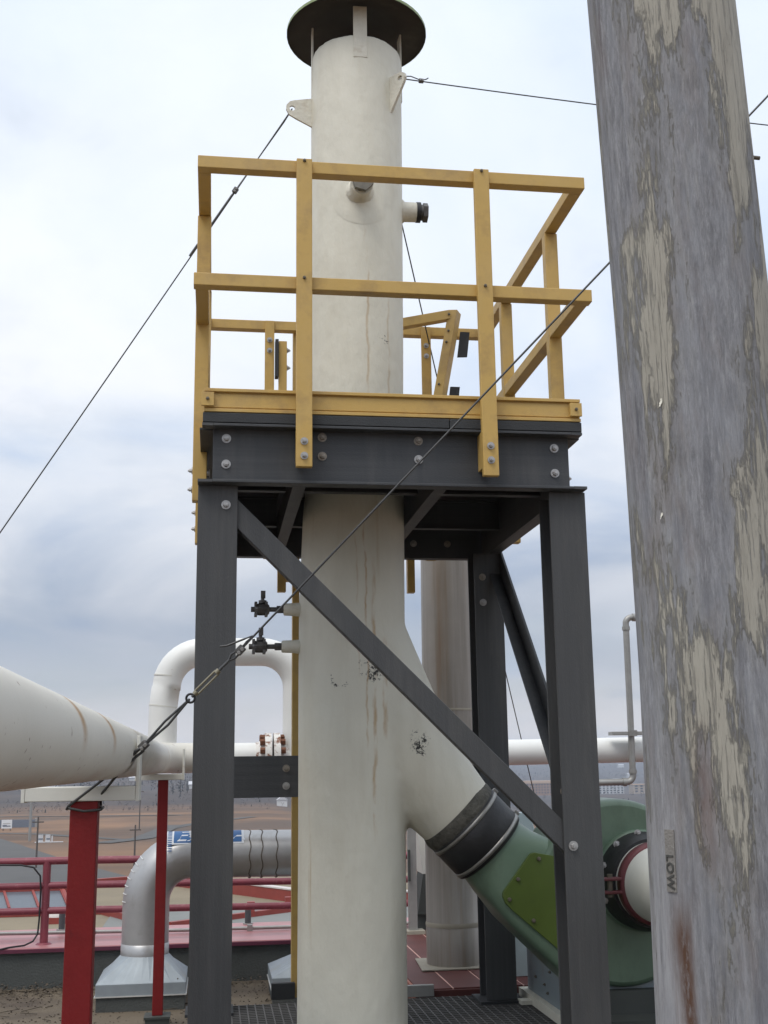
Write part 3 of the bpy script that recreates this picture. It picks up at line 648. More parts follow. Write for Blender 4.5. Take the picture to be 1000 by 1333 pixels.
# guy lugs with eye holes
def lug(ang, z, L, h0, th=.012, name='guy_lug', outl=None):
    """plate standing out radially, hole near its tip"""
    t = radians(ang); u = Vector((cos(t), sin(t), 0)); w = Vector((-sin(t), cos(t), 0)); o = Vector((.646, SY, z))
    hole = (L-.036, .006); outl = outl or [(0, -h0*.75), (L-.055, -.048), (L-.02, -.028), (L-.006, .0), (L-.008, .022), (L-.025, .042), (L-.05, .05), (0, h0*.55)]
    base = .205; n = len(outl); m = 10
    hp = [(hole[0]+.014*cos(2*pi*k/m), hole[1]+.014*sin(2*pi*k/m)) for k in range(m)]
    bm = bmesh.new(); ov = [bm.verts.new(o+u*(base+a)+Vector((0, 0, c))) for a, c in outl]; hv = [bm.verts.new(o+u*(base+a)+Vector((0, 0, c))) for a, c in hp]
    es = [bm.edges.new((ov[i], ov[(i+1) % n])) for i in range(n)]+[bm.edges.new((hv[i], hv[(i+1) % m])) for i in range(m)]
    bmesh.ops.triangle_fill(bm, edges=es, use_beauty=True)
    r = bmesh.ops.extrude_face_region(bm, geom=bm.faces[:]); 
    for v in [g_ for g_ in r['geom'] if isinstance(g_, bmesh.types.BMVert)]: v.co += w*th
    bmesh.ops.recalc_face_normals(bm, faces=bm.faces)
    me = bpy.data.meshes.new(name); bm.to_mesh(me); bm.free()
    link(name, me, 'cream_plain', stk); return o+u*(base+hole[0])+w*(th/2)+Vector((0, 0, hole[1]))
eyeL = lug(182, 3.122, .148, .125); eyeR = lug(-50, 3.20, .115, .13, .014, outl=[(0, -.175), (.104, -.02), (.112, .0), (.108, .022), (.085, .036), (0, .036)]); eyeB = lug(52, 2.84, .235, .1)
# nozzles with plugs
def nozzle(c, d, r, L, plug='valve', collar='rubber'):
    c, d = Vector(c), Vector(d).normalized()
    nz = MB().tube([c-d*.05, c, c+d*.012, c+d*L*.55], [r*1.35, r*1.25, r*1.02, r]).build('nozzle', 'cream_plain', stk)
    MB().tube([c+d*L*.55, c+d*L*.72], r*1.03, 16).build('collar', collar, nz)
    MB().tube([c+d*L*.72, c+d*L*.82], r*.8, 14).build('neck', 'valve', nz)
    MB().tube([c+d*L*.82, c+d*L], r*.98, 6, smooth=False).build('hex_plug', plug, nz)
nozzle((.862, 5.19, 2.618), (1, -.02, 0), .048, .125)
nozzle((.632, 4.980, 2.605), (-.0, -1, -.0), .052, .11, 'plug_brown', 'cream_plain')
b = MB(); pr_ = []
for rr_, lf in ((.02, .002), (.10, .002), (.125, .0014), (.145, -.0006)):
    pr_.append([(.641+(.2215+lf)*sin(rr_*cos(t)/.2215), SY-(.2215+lf)*cos(rr_*cos(t)/.2215), 2.585+rr_*sin(t)) for t in [2*pi*k/40 for k in range(40)]])
b.rings(pr_, False, False).build('reinforcing_pad', 'stack_cream', stk)
# two sampling valves on the left flank
def valve(z, dx=0):
    v = thing('sampling_valve', 'upper of the two small bronze valves on stack side' if z > .6 else 'lower of the two small bronze valves on stack side', 'valve', (.30, 5.19, z), 'sampling valves on the stack side')
    y = 5.19
    MB().tube([(.40, y, z), (.345, y, z), (.302+dx, y, z), (.298+dx, y, z)], [.034, .029, .027, .022]).build('nozzle', 'cream_plain', v)
    MB().tube([(.299+dx, y, z), (.268+dx, y, z)], .0165, 8, smooth=False).build('coupling', 'valve', v)
    MB().tube([(.268+dx, y, z), (.235+dx, y, z)], .011, 10).build('pipe_nipple', 'valve', v)
    vb = MB().tube([(.236+dx, y, z), (.228+dx, y, z), (.222+dx, y, z), (.19+dx, y, z), (.184+dx, y, z), (.172+dx, y, z), (.170+dx, y, z), (.155+dx, y, z)], [.018, .026, .027, .027, .026, .018, .012, .012], 8, smooth=False).build('valve_body', 'valve', v)
    for xx in (.176, .222):
        for zz in (-.023, .023): MB().box(xx+dx-.006, xx+dx+.006, y-.03, y+.03, z+zz-.008, z+zz+.008).build('body_bolt', 'valve', vb)
    MB().tube([(.206+dx, y, z+.026), (.206+dx, y, z+.04)], .018, 8).build('bonnet', 'valve', vb)
    h = MB().tube([(.206+dx, y, z+.04), (.206+dx, y, z+.052)], .008, 8); h.box(.198+dx, .218+dx, y-.012, y+.012, z+.05, z+.082); h.build('handle', 'valve', v)
valve(.679); valve(.515, -.008)
# sealed sleeve below the branch
ax = Vector((.70, 0, -.714)).normalized(); c0 = Vector((1.066, SY, -.222))
MB().tube([c0-ax*.035, c0-ax*.01, c0+ax*.012, c0+ax*.03], [.178, .186, .184, .178], 40).build('sealant_ring', 'sealant', stk)
slv = thing('rubber_sleeve', 'black rubber sleeve joining the stack branch to the green fan', 'sleeve', tuple(c0+ax*.1))
MB().tube([c0+ax*.02, c0+ax*.025, c0+ax*.19, c0+ax*.195], [.176, .1835, .1835, .176], 48).build('sleeve', 'rubber', slv)
for s in (.04, .172):
    MB().tube([c0+ax*(s-.009), c0+ax*(s-.008), c0+ax*(s+.008), c0+ax*(s+.009)], [.183, .1865, .1865, .183], 48).build('band_clamp', 'band_steel', slv)
    pv = Vector((.714, 0, .70)); q = c0+ax*s+pv*.186+Vector((0, -.02, 0)); MB().bar(q-ax*.012, q+ax*.012, .02, .022, (0, 1, 0)).build('clamp_screw', 'band_steel', slv, bevel=.002)

# ================================================================ GREEN FAN
fan = thing('exhaust_fan', 'green centrifugal fan with slanting outlet duct and bolted olive panel', 'fan', (1.7, 5.2, GRATE))
e0 = c0+ax*.17; e1 = Vector((1.36, SY, -.49)); e2 = Vector((1.66, SY, -.80+.02))
def sec(c, d, hw, hh, p, n=40):
    """superellipse section: hw along Y, hh in plane, p = 2 round, larger = square"""
    u = Vector((0, 1, 0)); v = d.cross(u).normalized(); out = []
    for k in range(n):
        t = 2*pi*k/n; cc, ss = cos(t), sin(t)
        out.append(c+u*(hw*math.copysign(abs(cc)**(2/p), cc))+v*(hh*math.copysign(abs(ss)**(2/p), ss)))
    return out
dd = Vector((.76, 0, -.65)).normalized()
MB().rings([sec(e0, ax, .168, .168, 2), sec(e0+ax*.045, ax, .17, .17, 2.1), sec(e0+ax*.10, (ax+dd)/2, .176, .176, 3.2), sec(e0+ax*.16+Vector((.008, 0, .003)), dd, .184, .186, 6.0), sec(e0+dd*.24+Vector((0, 0, -.010)), dd, .188, .198, 11), sec(e0+dd*.62+Vector((0, 0, -.012)), dd, .19, .215, 14)]).build('outlet_duct', 'fan_green', fan)
# scroll housing
FC = Vector((1.72, SY, -.545)); b = MB(); rgs = []
for yy, k in ((-.195, .93), (-.19, .965), (-.165, .995), (-.14, 1.0), (.14, 1.0), (.165, .995), (.19, .965), (.195, .93)):
    rgs.append([(FC.x+.372*k*(1+.05*(t/(2*pi)))*cos(t+2.2), SY+yy, FC.z+.372*k*(1+.05*(t/(2*pi)))*sin(t+2.2)) for t in [2*pi*i/64 for i in range(64)]])
b.rings(rgs); b.build('scroll_housing', 'fan_green', fan)
# olive access panel on the duct's camera side
pn = [(.0, .0), (.0, .0)]
pts2 = [(1.206, -.545), (1.208, -.53), (1.214, -.518), (1.325, -.380), (1.335, -.373), (1.35, -.370), (1.47, -.392), (1.56, -.44), (1.56, -.86), (1.50, -.815), (1.245, -.60), (1.216, -.57)]
yf = SY-.1915; n = len(pts2)
op = MB().add([(x, yf-.006, z) for x, z in pts2]+[(x, yf+.02, z) for x, z in pts2], [tuple(range(n)), tuple(range(2*n-1, n-1, -1))]+[(i, (i+1) % n, n+(i+1) % n, n+i) for i in range(n)]).build('access_panel', 'olive_panel', fan, bevel=.002, label='bolted olive green access panel')
for x, z in ((1.272, -.475), (1.365, -.395), (1.232, -.555), (1.332, -.642), (1.49, -.42)): bolt(op, (x, yf-.006, z), me=BOLT_P)
# inlet: flange ring, rubber collar, maroon split clamp, white inlet pipe towards the viewer
IC = Vector((1.812, 0, -.492)); yv = Vector((0, 1, 0))
def iy(y): return Vector((IC.x, y, IC.z))
MB().tube([iy(5.01), iy(4.985), iy(4.98)], [.208, .208, .19], 48).build('inlet_flange', 'fan_green', fan)
ic = MB().tube([iy(4.99), iy(4.93), iy(4.88), iy(4.86)], [.20, .20, .185, .178], 48).build('inlet_collar', 'rubber', fan)
for a in (100, 130, 160, 200): t = radians(a); bolt(ic, (IC.x+.2*cos(t), 4.93, IC.z+.2*sin(t)), '-y', BOLT_M)
MB().tube([iy(4.875), iy(4.84), iy(4.80), iy(3.35), iy(3.2)], [.165, .165, .152, .15, .15], 48).build('inlet_pipe', 'inlet_white', fan)
MB().tube([iy(4.835), iy(4.836), iy(4.79), iy(4.789)], [.155, .168, .164, .152], 48).build('split_clamp', 'clamp_maroon', fan)
for dz in (.026, -.026): MB().box(IC.x-.26, IC.x-.155, 4.79, 4.836, IC.z+dz-.006, IC.z+dz+.006).build('clamp_ear', 'clamp_maroon', fan, bevel=.003)
MB().tube([(IC.x-.205, 4.812, IC.z-.045), (IC.x-.205, 4.812, IC.z+.045)], .012, 8).build('clamp_bolt', 'dark_bolt', fan)
# pale cover of the motor behind the outlet duct
mc = MB().rings([[(1.56, 6.3, GRATE+.03), (1.80, 6.3, GRATE+.03), (1.80, 6.5, GRATE+.03), (1.56, 6.5, GRATE+.03)], [(1.56, 6.3, -.42), (1.73, 6.3, -.42), (1.73, 6.5, -.42), (1.56, 6.5, -.42)], [(1.575, 6.32, -.262), (1.68, 6.32, -.262), (1.68, 6.48, -.262), (1.575, 6.48, -.262)]], smooth=False).build('motor_cover', 'cover_pale', fan, bevel=.004)
# pedestal
pd = MB().add([(1.535, 5.05, GRATE), (2.25, 5.05, GRATE), (2.25, 5.92, GRATE), (1.535, 5.92, GRATE), (1.535, 5.05, -.80), (2.25, 5.05, -.80), (2.25, 5.92, -.72), (1.535, 5.92, -.72)], [(0, 3, 2, 1), (4, 5, 6, 7), (0, 1, 5, 4), (1, 2, 6, 5), (2, 3, 7, 6), (3, 0, 4, 7)]).build('pedestal', 'pedestal_blue', fan, bevel=.004)
MB().box(1.50, 1.56, 4.9, 5.96, GRATE+.0005, GRATE+.04).build('base_rail', 'cream_plain', pd); MB().box(1.5, 2.3, 4.86, 5.04, GRATE, GRATE+.09).build('front_skid', 'pedestal_dark', pd)
MB().box(1.60, 2.2, 4.99, 5.045, GRATE+.09, -.93).build('shaded_front', 'pedestal_dark', pd)  # dark sheet painting in shadow on the pedestal's front face
for y, z in ((5.6, -1.0), (5.75, -.99), (5.5, -.93), (5.8, -.87), (5.55, -1.03)): bolt(pd, (1.5345, y, z), '-x', BOLT_S)
# anchor foot
MB().box(1.45, 1.53, 5.72, 5.79, GRATE+.0005, GRATE+.02).build('anchor_foot', 'cream_plain', fan, bevel=.002)

# ================================================================ FLOOR GRATING
gr = thing('floor_grating', 'dark open mesh floor grating at the foot of the stack', 'grating', (.8, 5.2, GRATE))
b = MB(); s = .038; x = .10
while x < 2.3:
    b.box(x, x+.006, 4.25, 6.02, GRATE-.034, GRATE-.001); x += s
y = 4.25
while y < 6.03:
    b.box(.10, 2.3, y, y+.009, GRATE-.033, GRATE-.0004); y += s
stuff(b.build('mesh_bars', 'grating', gr))
for y in (4.3, 5.15, 5.99): MB().box(-.07, 2.4, y, y+.05, ROOF+.0, GRATE-.036).build('support_beam', 'pedestal_dark', gr)
for x in (-.06, .68, 1.5):
    MB().box(x, x+.05, 4.352, 5.148, ROOF+.15, GRATE-.038).build('support_joist', 'pedestal_dark', gr); MB().box(x, x+.05, 5.202, 5.988, ROOF+.15, GRATE-.038).build('support_joist', 'pedestal_dark', gr)
for y0 in (4.36, 5.76):
    MB().box(-.085, .09, y0+.03, y0+.21, GRATE-.036, GRATE-.0005).build('column_pad', 'pedestal_dark', gr)
struct(MB().box(-.1, 2.4, 4.2, 6.04, ROOF+.004, ROOF+.01).build('dark_floor_sheet', 'pedestal_dark'))  # dark sheet laid below the open grating

# ================================================================ GREY REAR STACK AND RED DECK
rdk = thing('red_deck', 'dark red panelled roof deck behind the tower', 'deck', (1.6, 6.05, ROOF))
x = 1.02; i = 0
MB().box(1.005, 3.4, 6.052, 6.066, -1.16, -1.088).build('fascia', 'red_deck', rdk, bevel=.002)
MB().box(1.004, 1.018, 6.067, 8.4, -1.16, -1.086).build('fascia', 'red_deck_lit', rdk)
MB().box(1.02, 3.4, 6.09, 8.4, ROOF, -1.13).build('curb', 'red_deck', rdk)
while x < 3.3:
    MB().box(x, x+.171, 6.067, 8.4, -1.129, -1.082+.0012*(i % 3)).build('deck_plank', 'red_deck', rdk, bevel=.003)
    MB().box(x+.1715, x+.1785, 6.07, 8.4, -1.129, -1.083).build('seam_strip', 'seam_pink', rdk); x += .179; i += 1
MB().box(.95, 1.09, 6.02, 6.045, GRATE, GRATE+.055).build('edge_bracket', 'conduit', rdk, bevel=.003)
gs = thing('grey_stack', 'stained grey metal stack standing on the red deck', 'stack', (1.355, 6.74, -1.08))
GX, GY, GR = 1.352, 6.74, .1555
b = MB(); b.tube([(GX-.012, GY, z) for z in (-1.075, -.86, -.858)]+[(GX-.01, GY, z) for z in (-.4, .3)], [GR, GR, GR-.002, GR-.002, GR-.002], 40)
b.build('shell_course', 'grey_stack', gs)
MB().tube([(GX-.012, GY, -.875), (GX-.012, GY, -.862), (GX-.012, GY, -.85)], [GR+.001, GR+.0025, GR-.001], 40, False).build('weld_band', 'base_sheet', gs)
MB().tube([(GX-.01, GY, .30), (GX, GY, 1.62)], GR-.0025, 40).build('shell_course', 'grey_stack', gs)
MB().tube([(GX-.01, GY, .295), (GX-.01, GY, .302), (GX-.01, GY, .309)], [GR-.001, GR+.001, GR-.001], 40, False).build('weld_band', 'base_sheet', gs)
b = MB(); b.add([(GX-.23, GY-.2, -1.078), (GX+.2, GY-.19, -1.078), (GX+.2, GY+.2, -1.078), (GX-.2, GY+.2, -1.078), (GX-.23, GY-.2, -1.072), (GX+.2, GY-.19, -1.072), (GX+.2, GY+.2, -1.072), (GX-.2, GY+.2, -1.072)], [(0, 3, 2, 1), (4, 5, 6, 7), (0, 1, 5, 4), (1, 2, 6, 5), (2, 3, 7, 6), (3, 0, 4, 7)])
b.build('base_flashing', 'base_sheet', gs)
# post and sheet metal chute seen in the gap beside it
pt = thing('equipment_post', 'slim blue grey post between the two stacks', 'post', (1.33, 8.0, -1.08))
MB().box(1.29, 1.345, 7.98, 8.03, -1.08, -.40).build('shaft', 'conduit', pt, bevel=.004); MB().box(1.25, 1.39, 7.94, 8.07, -1.0815, -1.06).build('foot_plate', 'base_sheet', pt); MB().box(1.285, 1.30, 7.955, 7.98, -.75, -.55).build('switch_box', 'pedestal_dark', pt)
ch = thing('sheet_metal_chute', 'pale sheet metal chute tapering above a dark wedge between stacks', 'chute', (1.46, 8.3, -1.08))
b = MB(); rgc = [[(1.365, 8.1, -.40), (1.80, 8.1, -.40), (1.80, 8.4, -.40), (1.365, 8.4, -.40)], [(1.41, 8.12, -.72), (1.6, 8.12, -.72), (1.6, 8.35, -.72), (1.41, 8.35, -.72)]]
b.rings(rgc, smooth=False); b.build('hopper', 'inlet_white', ch)
MB().rings([[(1.411, 8.12, -.7205), (1.6, 8.12, -.7205), (1.6, 8.35, -.7205), (1.411, 8.35, -.7205)], [(1.37, 8.12, -.98), (1.62, 8.12, -.98), (1.62, 8.35, -.98), (1.37, 8.35, -.98)]], smooth=False).build('outlet_wedge', 'pedestal_dark', ch)
MB().box(1.37, 1.62, 8.15, 8.32, -1.08, -.981).build('stand', 'pedestal_dark', ch)

# ================================================================ WHITE PIPEWORK
wp = thing('white_pipeline', 'large white painted pipe with rust stains running past the tower', 'pipe', (-.36, 4.16, ROOF))
PX, PZ, PR = -.358, .063, .0985
PYX = 8.05
path = [(PX, 1.15, ROOF)]+[(PX, 1.15, -.2)]+arc((PX, 1.40, -.187), .25, pi, pi/2, 8, (0, 1, 0), (0, 0, 1))+[(PX, y, PZ) for y in (1.6, 2.2, 3.0, 4.0, 5.0, 6.0, 7.0, 7.6)]
path += arc((PX+.24, PYX-.24, PZ), .24, pi, pi/2, 10, (1, 0, 0), (0, 1, 0))[1:]
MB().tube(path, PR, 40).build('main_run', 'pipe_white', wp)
MB().tube([(PX+.24, PYX, PZ), (.34, PYX, PZ)], PR-.004, 36).build('cross_run', 'pipe_clean', wp, label='straight cross run with rusty bolted flange')
MB().tube([(.44, PYX, PZ), (1.6, PYX, PZ+.006), (3.2, PYX, PZ+.02), (5.0, PYX, PZ+.035)], PR-.012, 36).build('cross_run', 'pipe_clean', wp)
# flanged joint
fx = .392
fj = MB()
for x0, x1 in ((fx-.052, fx-.008), (fx+.006, fx+.05)): fj.tube([(x0, PYX, PZ), (x1, PYX, PZ)], .158, 40)
fj.tube([(.34-.06, PYX, PZ), (.345, PYX, PZ)], [.096, .115], 32); fj.tube([(.44, PYX, PZ), (.50, PYX, PZ)], [.115, .09], 32)
fj = fj.build('flange_joint', 'flange_rusty', wp)
for k in range(12):
    t = 2*pi*k/12+.2; p = Vector((0, PYX+.128*cos(t), PZ+.128*sin(t)))
    MB().tube([p+Vector((fx-.085, 0, 0)), p+Vector((fx-.052, 0, 0))], .021, 6, smooth=False).build('nut', 'rust', fj); MB().tube([p+Vector((fx+.05, 0, 0)), p+Vector((fx+.083, 0, 0))], .021, 6, smooth=False).build('nut', 'rust', fj)
# saddle supports on red posts
def support(name, label, y, px0, px1, sx0, sx1, zt, zs0, upr, zbase, upz):
    t = thing(name, label, 'pipe support', ((px0+px1)/2, y, zbase), 'red pipe supports')
    w = px1-px0
    MB().box(px0, px1, y-w/2, y+w/2, zbase+.012, zt).build('post', 'red_paint', t, bevel=.004)
    sd = MB().box(sx0, sx1, y-w*.6, y+w*.6, zt, zs0).build('saddle_beam', 'saddle_paint', t, bevel=.003)
    MB().box(sx1, sx1+.012, y-w*.62, y+w*.62, zt-.003, upz).build('upright', 'saddle_paint', sd, bevel=.002)
    MB().box(sx0-.012, sx0, y-w*.62, y+w*.62, zt-.003, zs0+.004).build('end_plate', 'saddle_paint', sd, bevel=.002)
    MB().box(px0-.045, px1+.045, y-w/2-.045, y+w/2+.045, zbase, zbase+.012).build('base_plate', 'pedestal_dark', t)
    return t
support('pipe_support', 'thick red post nearest the viewer, cable looped around its top', 4.16, -.466, -.377, -.612, -.254, -.104, -.057, 0, ROOF, .108)
support('pipe_support', 'slender red post farther off, beside the galvanised elbow', 7.55, -.332, -.27, -.46, -.185, -.072, -.036, 0, ROOF+.06, .115)
MB().box(-.37, -.23, 7.48, 7.62, ROOF, ROOF+.06).build('footing', 'pedestal_dark', bpy.data.objects['pipe_support.001'])
# expansion loop
lp = thing('pipe_loop', 'white inverted U pipe loop rising above the rusty flange', 'pipe', (-.33, 8.05, .06))
LR = .094; zx = .762
pl = [(-.335, 8.05, PZ+.05), (-.333, 8.05, .4), (-.32, 8.05, .52)]+arc((-.075, 8.05, .522), .24, pi, pi/2, 10, (1, 0, 0), (0, 0, 1))[0:]
pl += arc((.315, 8.05, .522), .24, pi/2, 0, 10, (1, 0, 0), (0, 0, 1))+[(.555, 8.05, .3), (.555, 8.05, PZ)]
MB().tube(pl, LR, 36).build('loop', 'pipe_clean', lp)
for z, xx in ((.40, -.333), (.60, -.306)): MB().tube([(xx-.001, 8.05, z-.004), (xx, 8.05, z+.004)], LR+.0015, 36).build('weld_ring', 'saddle_paint', lp)
# small grey drain line clamped to the cross run
dl = thing('drain_line', 'thin grey drain pipe with elbows clamped to the white pipe', 'pipe', (2.83, 7.88, -.13))
q = 7.90
MB().tube([(3.6, q, .995), (2.90, q, .99)]+arc((2.895, q, .945), .045, pi/2, pi, 6, (1, 0, 0), (0, 0, 1))+[(2.845, q, .3), (2.84, q, -.07)]+arc((2.795, q, -.09), .045, 0, -pi/2, 6, (1, 0, 0), (0, 0, 1))+[(2.5, q, -.137), (2.36, q, -.137)], .022, 14).build('line', 'conduit', dl)
for p0, p1 in (((2.90, q, .99), (2.925, q, .99)), ((2.85, q, .925), (2.85, q, .90)), ((2.84, q, -.055), (2.84, q, -.08)), ((2.79, q, -.136), (2.765, q, -.136))): MB().tube([p0, p1], .028, 14).build('fitting', 'conduit', dl)
cl = MB().box(2.70, 2.96, q-.03, q+.06, .178, .202).build('clamp_bar', 'conduit', dl, bevel=.003); bolt(cl, (2.93, q-.0302, .19), me=BOLT_M)
MB().box(2.815, 2.875, q-.034, q-.026, .17, .21).build('strap', 'band_steel', dl)

# ================================================================ GALVANISED DUCT AND HOODS
du = thing('galvanised_duct', 'galvanised duct bending from the roof hood towards the ladder', 'duct', (-.42, 8.38, -1.2))
HX, HY = -.426, 8.36; DR = .154; zc = -.572
pa = [(HX, HY, -1.19), (HX, HY, -.9)]+arc((HX+.30, HY, zc-.30), .30, pi, pi/2, 12, (1, 0, 0), (0, 0, 1))
pa = [(HX, HY, -1.19), (HX, HY, zc-.30)]+arc((HX+.30, HY, zc-.30), .30, pi, pi/2, 12, (1, 0, 0), (0, 0, 1))[1:]+[(.2, HY, zc-.004), (.56, HY, zc-.008)]
pa += arc((.56, HY, zc-.268), .26, pi/2, 0, 10, (1, 0, 0), (0, 0, 1))[1:]+[(.82, HY, -1.19)]
MB().tube(pa, DR, 36).build('duct_run', 'galvanised', du)
MB().tube([(HX, HY, -1.20), (HX, HY, -1.13), (HX, HY, -1.128)], [DR+.003, DR+.003, DR], 36).build('collar', 'galvanised', du)
for xx in (.245, .325, .425):
    pp = [(xx+.006*sin(k*1.3)+(.012 if 8 < k % 36 < 30 else 0), HY+(DR+.002)*cos(2*pi*k/36), zc-.007+(DR+.002)*sin(2*pi*k/36)) for k in range(37)]
    MB().tube(pp, .004, 5).build('seam', 'seam', du)
for k in range(7):      # bright lock seams up the outside of the bend
    a = pi-.02-k*.115; c = Vector((HX+.30, HY, zc-.30)); rad_ = Vector((cos(a), 0, sin(a)))
    pts = []
    for j in range(6):
        th = -.1-.5*j/5; pts.append(c+rad_*(.30+(DR+.001)*cos(th))+Vector((0, (DR+.001)*sin(th), 0)))
    MB().tube(pts, .0035, 5).build('lock_seam', 'staple', du)
# printed wrap label on the duct
def wrapped(name, quads, m, parent, lift):
    b = MB()
    for x0, x1, a0, a1 in quads:
        n = max(1, int(abs(a1-a0)/.12)); ra = []
        for i in range(n+1):
            a = a0+(a1-a0)*i/n; ra.append([(x0, HY-(DR+lift)*sin(a), zc-.004+(DR+lift)*cos(a)), (x1, HY-(DR+lift)*sin(a), zc-.004+(DR+lift)*cos(a))])
        for i in range(n):
            b.add([ra[i][0], ra[i][1], ra[i+1][1], ra[i+1][0]], [(0, 1, 2, 3)])
    return b.build(name, m, parent)
lb_ = wrapped('label_ground', [(-.30, .215, -.7, 1.05)], 'label_white', du, .0012)
wrapped('label_band', [(-.25, .20, -.6, .98)], 'label_blue', lb_, .0020)
wrapped('label_border', [(-.290, -.262, a, a+.05) for a in [-.6+.095*i for i in range(21)]], 'label_blue', lb_, .0020)
def wrapped_text(s, x, a, size, m, parent, shear=.3):
    cu = bpy.data.curves.new('t', 'FONT'); cu.body = s; cu.size = size; cu.shear = shear; cu.resolution_u = 3
    ob = bpy.data.objects.new('t', cu); C.objects.link(ob)
    me = bpy.data.meshes.new_from_object(ob.evaluated_get(bpy.context.evaluated_depsgraph_get())); bpy.data.objects.remove(ob)
    for v in me.vertices:
        th = a-v.co.y/DR; v.co = Vector((x+v.co.x, HY-(DR+.0028)*sin(th), zc-.004+(DR+.0028)*cos(th)))
    link('label_text', me, m, parent)
wrapped_text('EXTRA', -.24, .90, .15, 'label_white', lb_)
def hood(label, x0, x1, y0, y1, nx, ny):
    t = thing('roof_hood', label, 'roof hood', ((x0+x1)/2, (y0+y1)/2, ROOF), 'galvanised roof hoods')
    MB().box(x0+.006, x1-.006, y0+.006, y1-.006, ROOF, -1.408).build('curb', 'parapet_grey', t)
    MB().box(x0, x1, y0, y1, -1.405, -1.336).build('skirt', 'galv_hood', t, bevel=.002)
    MB().box(x0-.006, x1+.006, y0-.006, y1+.006, -1.412, -1.4055).build('lip', 'staple', t)
    top = [(nx+.153*cos(2*pi*k/32), ny+.153*sin(2*pi*k/32), -1.195) for k in range(32)]
    bot = []
    for k in range(32):
        a = 2*pi*k/32; s_ = 1/max(abs(cos(a)), abs(sin(a))); bot.append(((x0+x1)/2+(x1-x0)/2*.999*cos(a)*s_, (y0+y1)/2+(y1-y0)/2*.999*sin(a)*s_, -1.3355))
    MB().rings([bot, top], True, True, False).build('transition', 'galv_hood', t)
    return t
h = hood('galvanised pyramid hood left of the slender red post', -.712, -.148, 8.06, 8.66, HX, HY)
for x, z in ((-.235, -1.268), (-.20, -1.32)): bolt(h, (x, 8.09 if z < -1.3 else 8.17, z), me=BOLT_S)
hood('galvanised hood partly hidden behind the yellow ladder', .40, 1.24, 8.06, 8.66, .82, HY)

# ================================================================ ROOF EDGE RAILING, CONDUIT, CABLE
rr = thing('roof_railing', 'faded maroon pipe railing along the roof parapet', 'railing', (-1.18, 9.16, -1.225))
for z, r in ((-.650, .027), (-.822, .025), (-.996, .025)): MB().tube([(-6, 9.16, z), (-1, 9.16, z), (2, 9.16, z-.03), (5.5, 9.16, z-.05)], r, 16).build('rail', 'rail_maroon', rr)
for x in (-3.6, -1.182, 1.25, 3.7):
    p = MB().tube([(x, 9.16, -1.225), (x, 9.16, -.65)], .029, 16).build('post', 'rail_maroon', rr); MB().tube([(x, 9.16, -1.2248), (x, 9.16, -1.213)], [.058, .045], 16).build('post_flange', 'rail_maroon', p)
cd = thing('roof_conduit', 'thin pale grey conduit running along the pink parapet ledge', 'conduit', (-.5, 9.5, -1.22))
MB().tube([(-4, 9.5, -1.155), (-1.0, 9.5, -1.193), (-.2, 9.5, -1.203), (1.2, 9.5, -1.207), (4, 9.5, -1.207)], .0135, 10).build('tube', 'conduit', cd)
for x in (-.88, -2.2, .9): MB().tube([(x-.03, 9.5, -1.1945), (x+.03, 9.5, -1.1952)], .02, 12).build('coupler', 'conduit', cd)
for x in (-3.2, .3, 2.6): MB().box(x-.02, x+.02, 9.48, 9.52, -1.225, -1.18).build('stand', 'conduit', cd)
kb = MB().tube([(-1.75, 9.11, -.655), (-1.5, 9.115, -.668), (-1.36, 9.115, -.672), (-1.27, 9.115, -.69), (-1.222, 9.12, -.75), (-1.214, 9.125, -.85), (-1.216, 9.125, -1.05), (-1.222, 9.12, -1.15), (-1.25, 9.1, -1.195), (-1.30, 9.05, -1.214), (-1.40, 8.99, -1.217), (-1.5, 8.965, -1.235), (-2.2, 8.965, -1.24), (-4, 8.965, -1.24)], .0065, 8).build('black_cable', 'cable_black')
tag(kb, 'black cable draped down the railing post onto the parapet', 'cable')
an = thing('whip_antenna', 'thin black whip antenna clamped to the railing at far left', 'antenna', (-1.625, 9.12, -.72))
MB().tube([(-1.628, 9.11, -.70), (-1.633, 9.11, -.1), (-1.636, 9.11, .6)], [.008, .007, .004], 8).build('whip', 'cable_black', an); MB().tube([(-1.626, 9.11, -.72), (-1.627, 9.11, -.6)], .02, 10).build('mount', 'cable_black', an); MB().box(-1.66, -1.595, 9.10, 9.19, -.70, -.60).build('clamp', 'cable_black', an, bevel=.004)
for x, lbl in ((-1.146, 'short blue grey vent stub on the ledge left of the thick red post'), (.297, 'short blue grey vent stub on the ledge beneath the duct')):
    v = thing('vent_stub', lbl, 'vent stub', (x, 9.9, -1.225), 'vent stubs on the ledge'); MB().tube([(x, 9.9, -1.225), (x, 9.9, -1.065)], .0245, 14).build('pipe', 'stub_dark', v); MB().tube([(x, 9.9, -1.2248), (x, 9.9, -1.215)], .04, 14).build('flange', 'conduit', v)

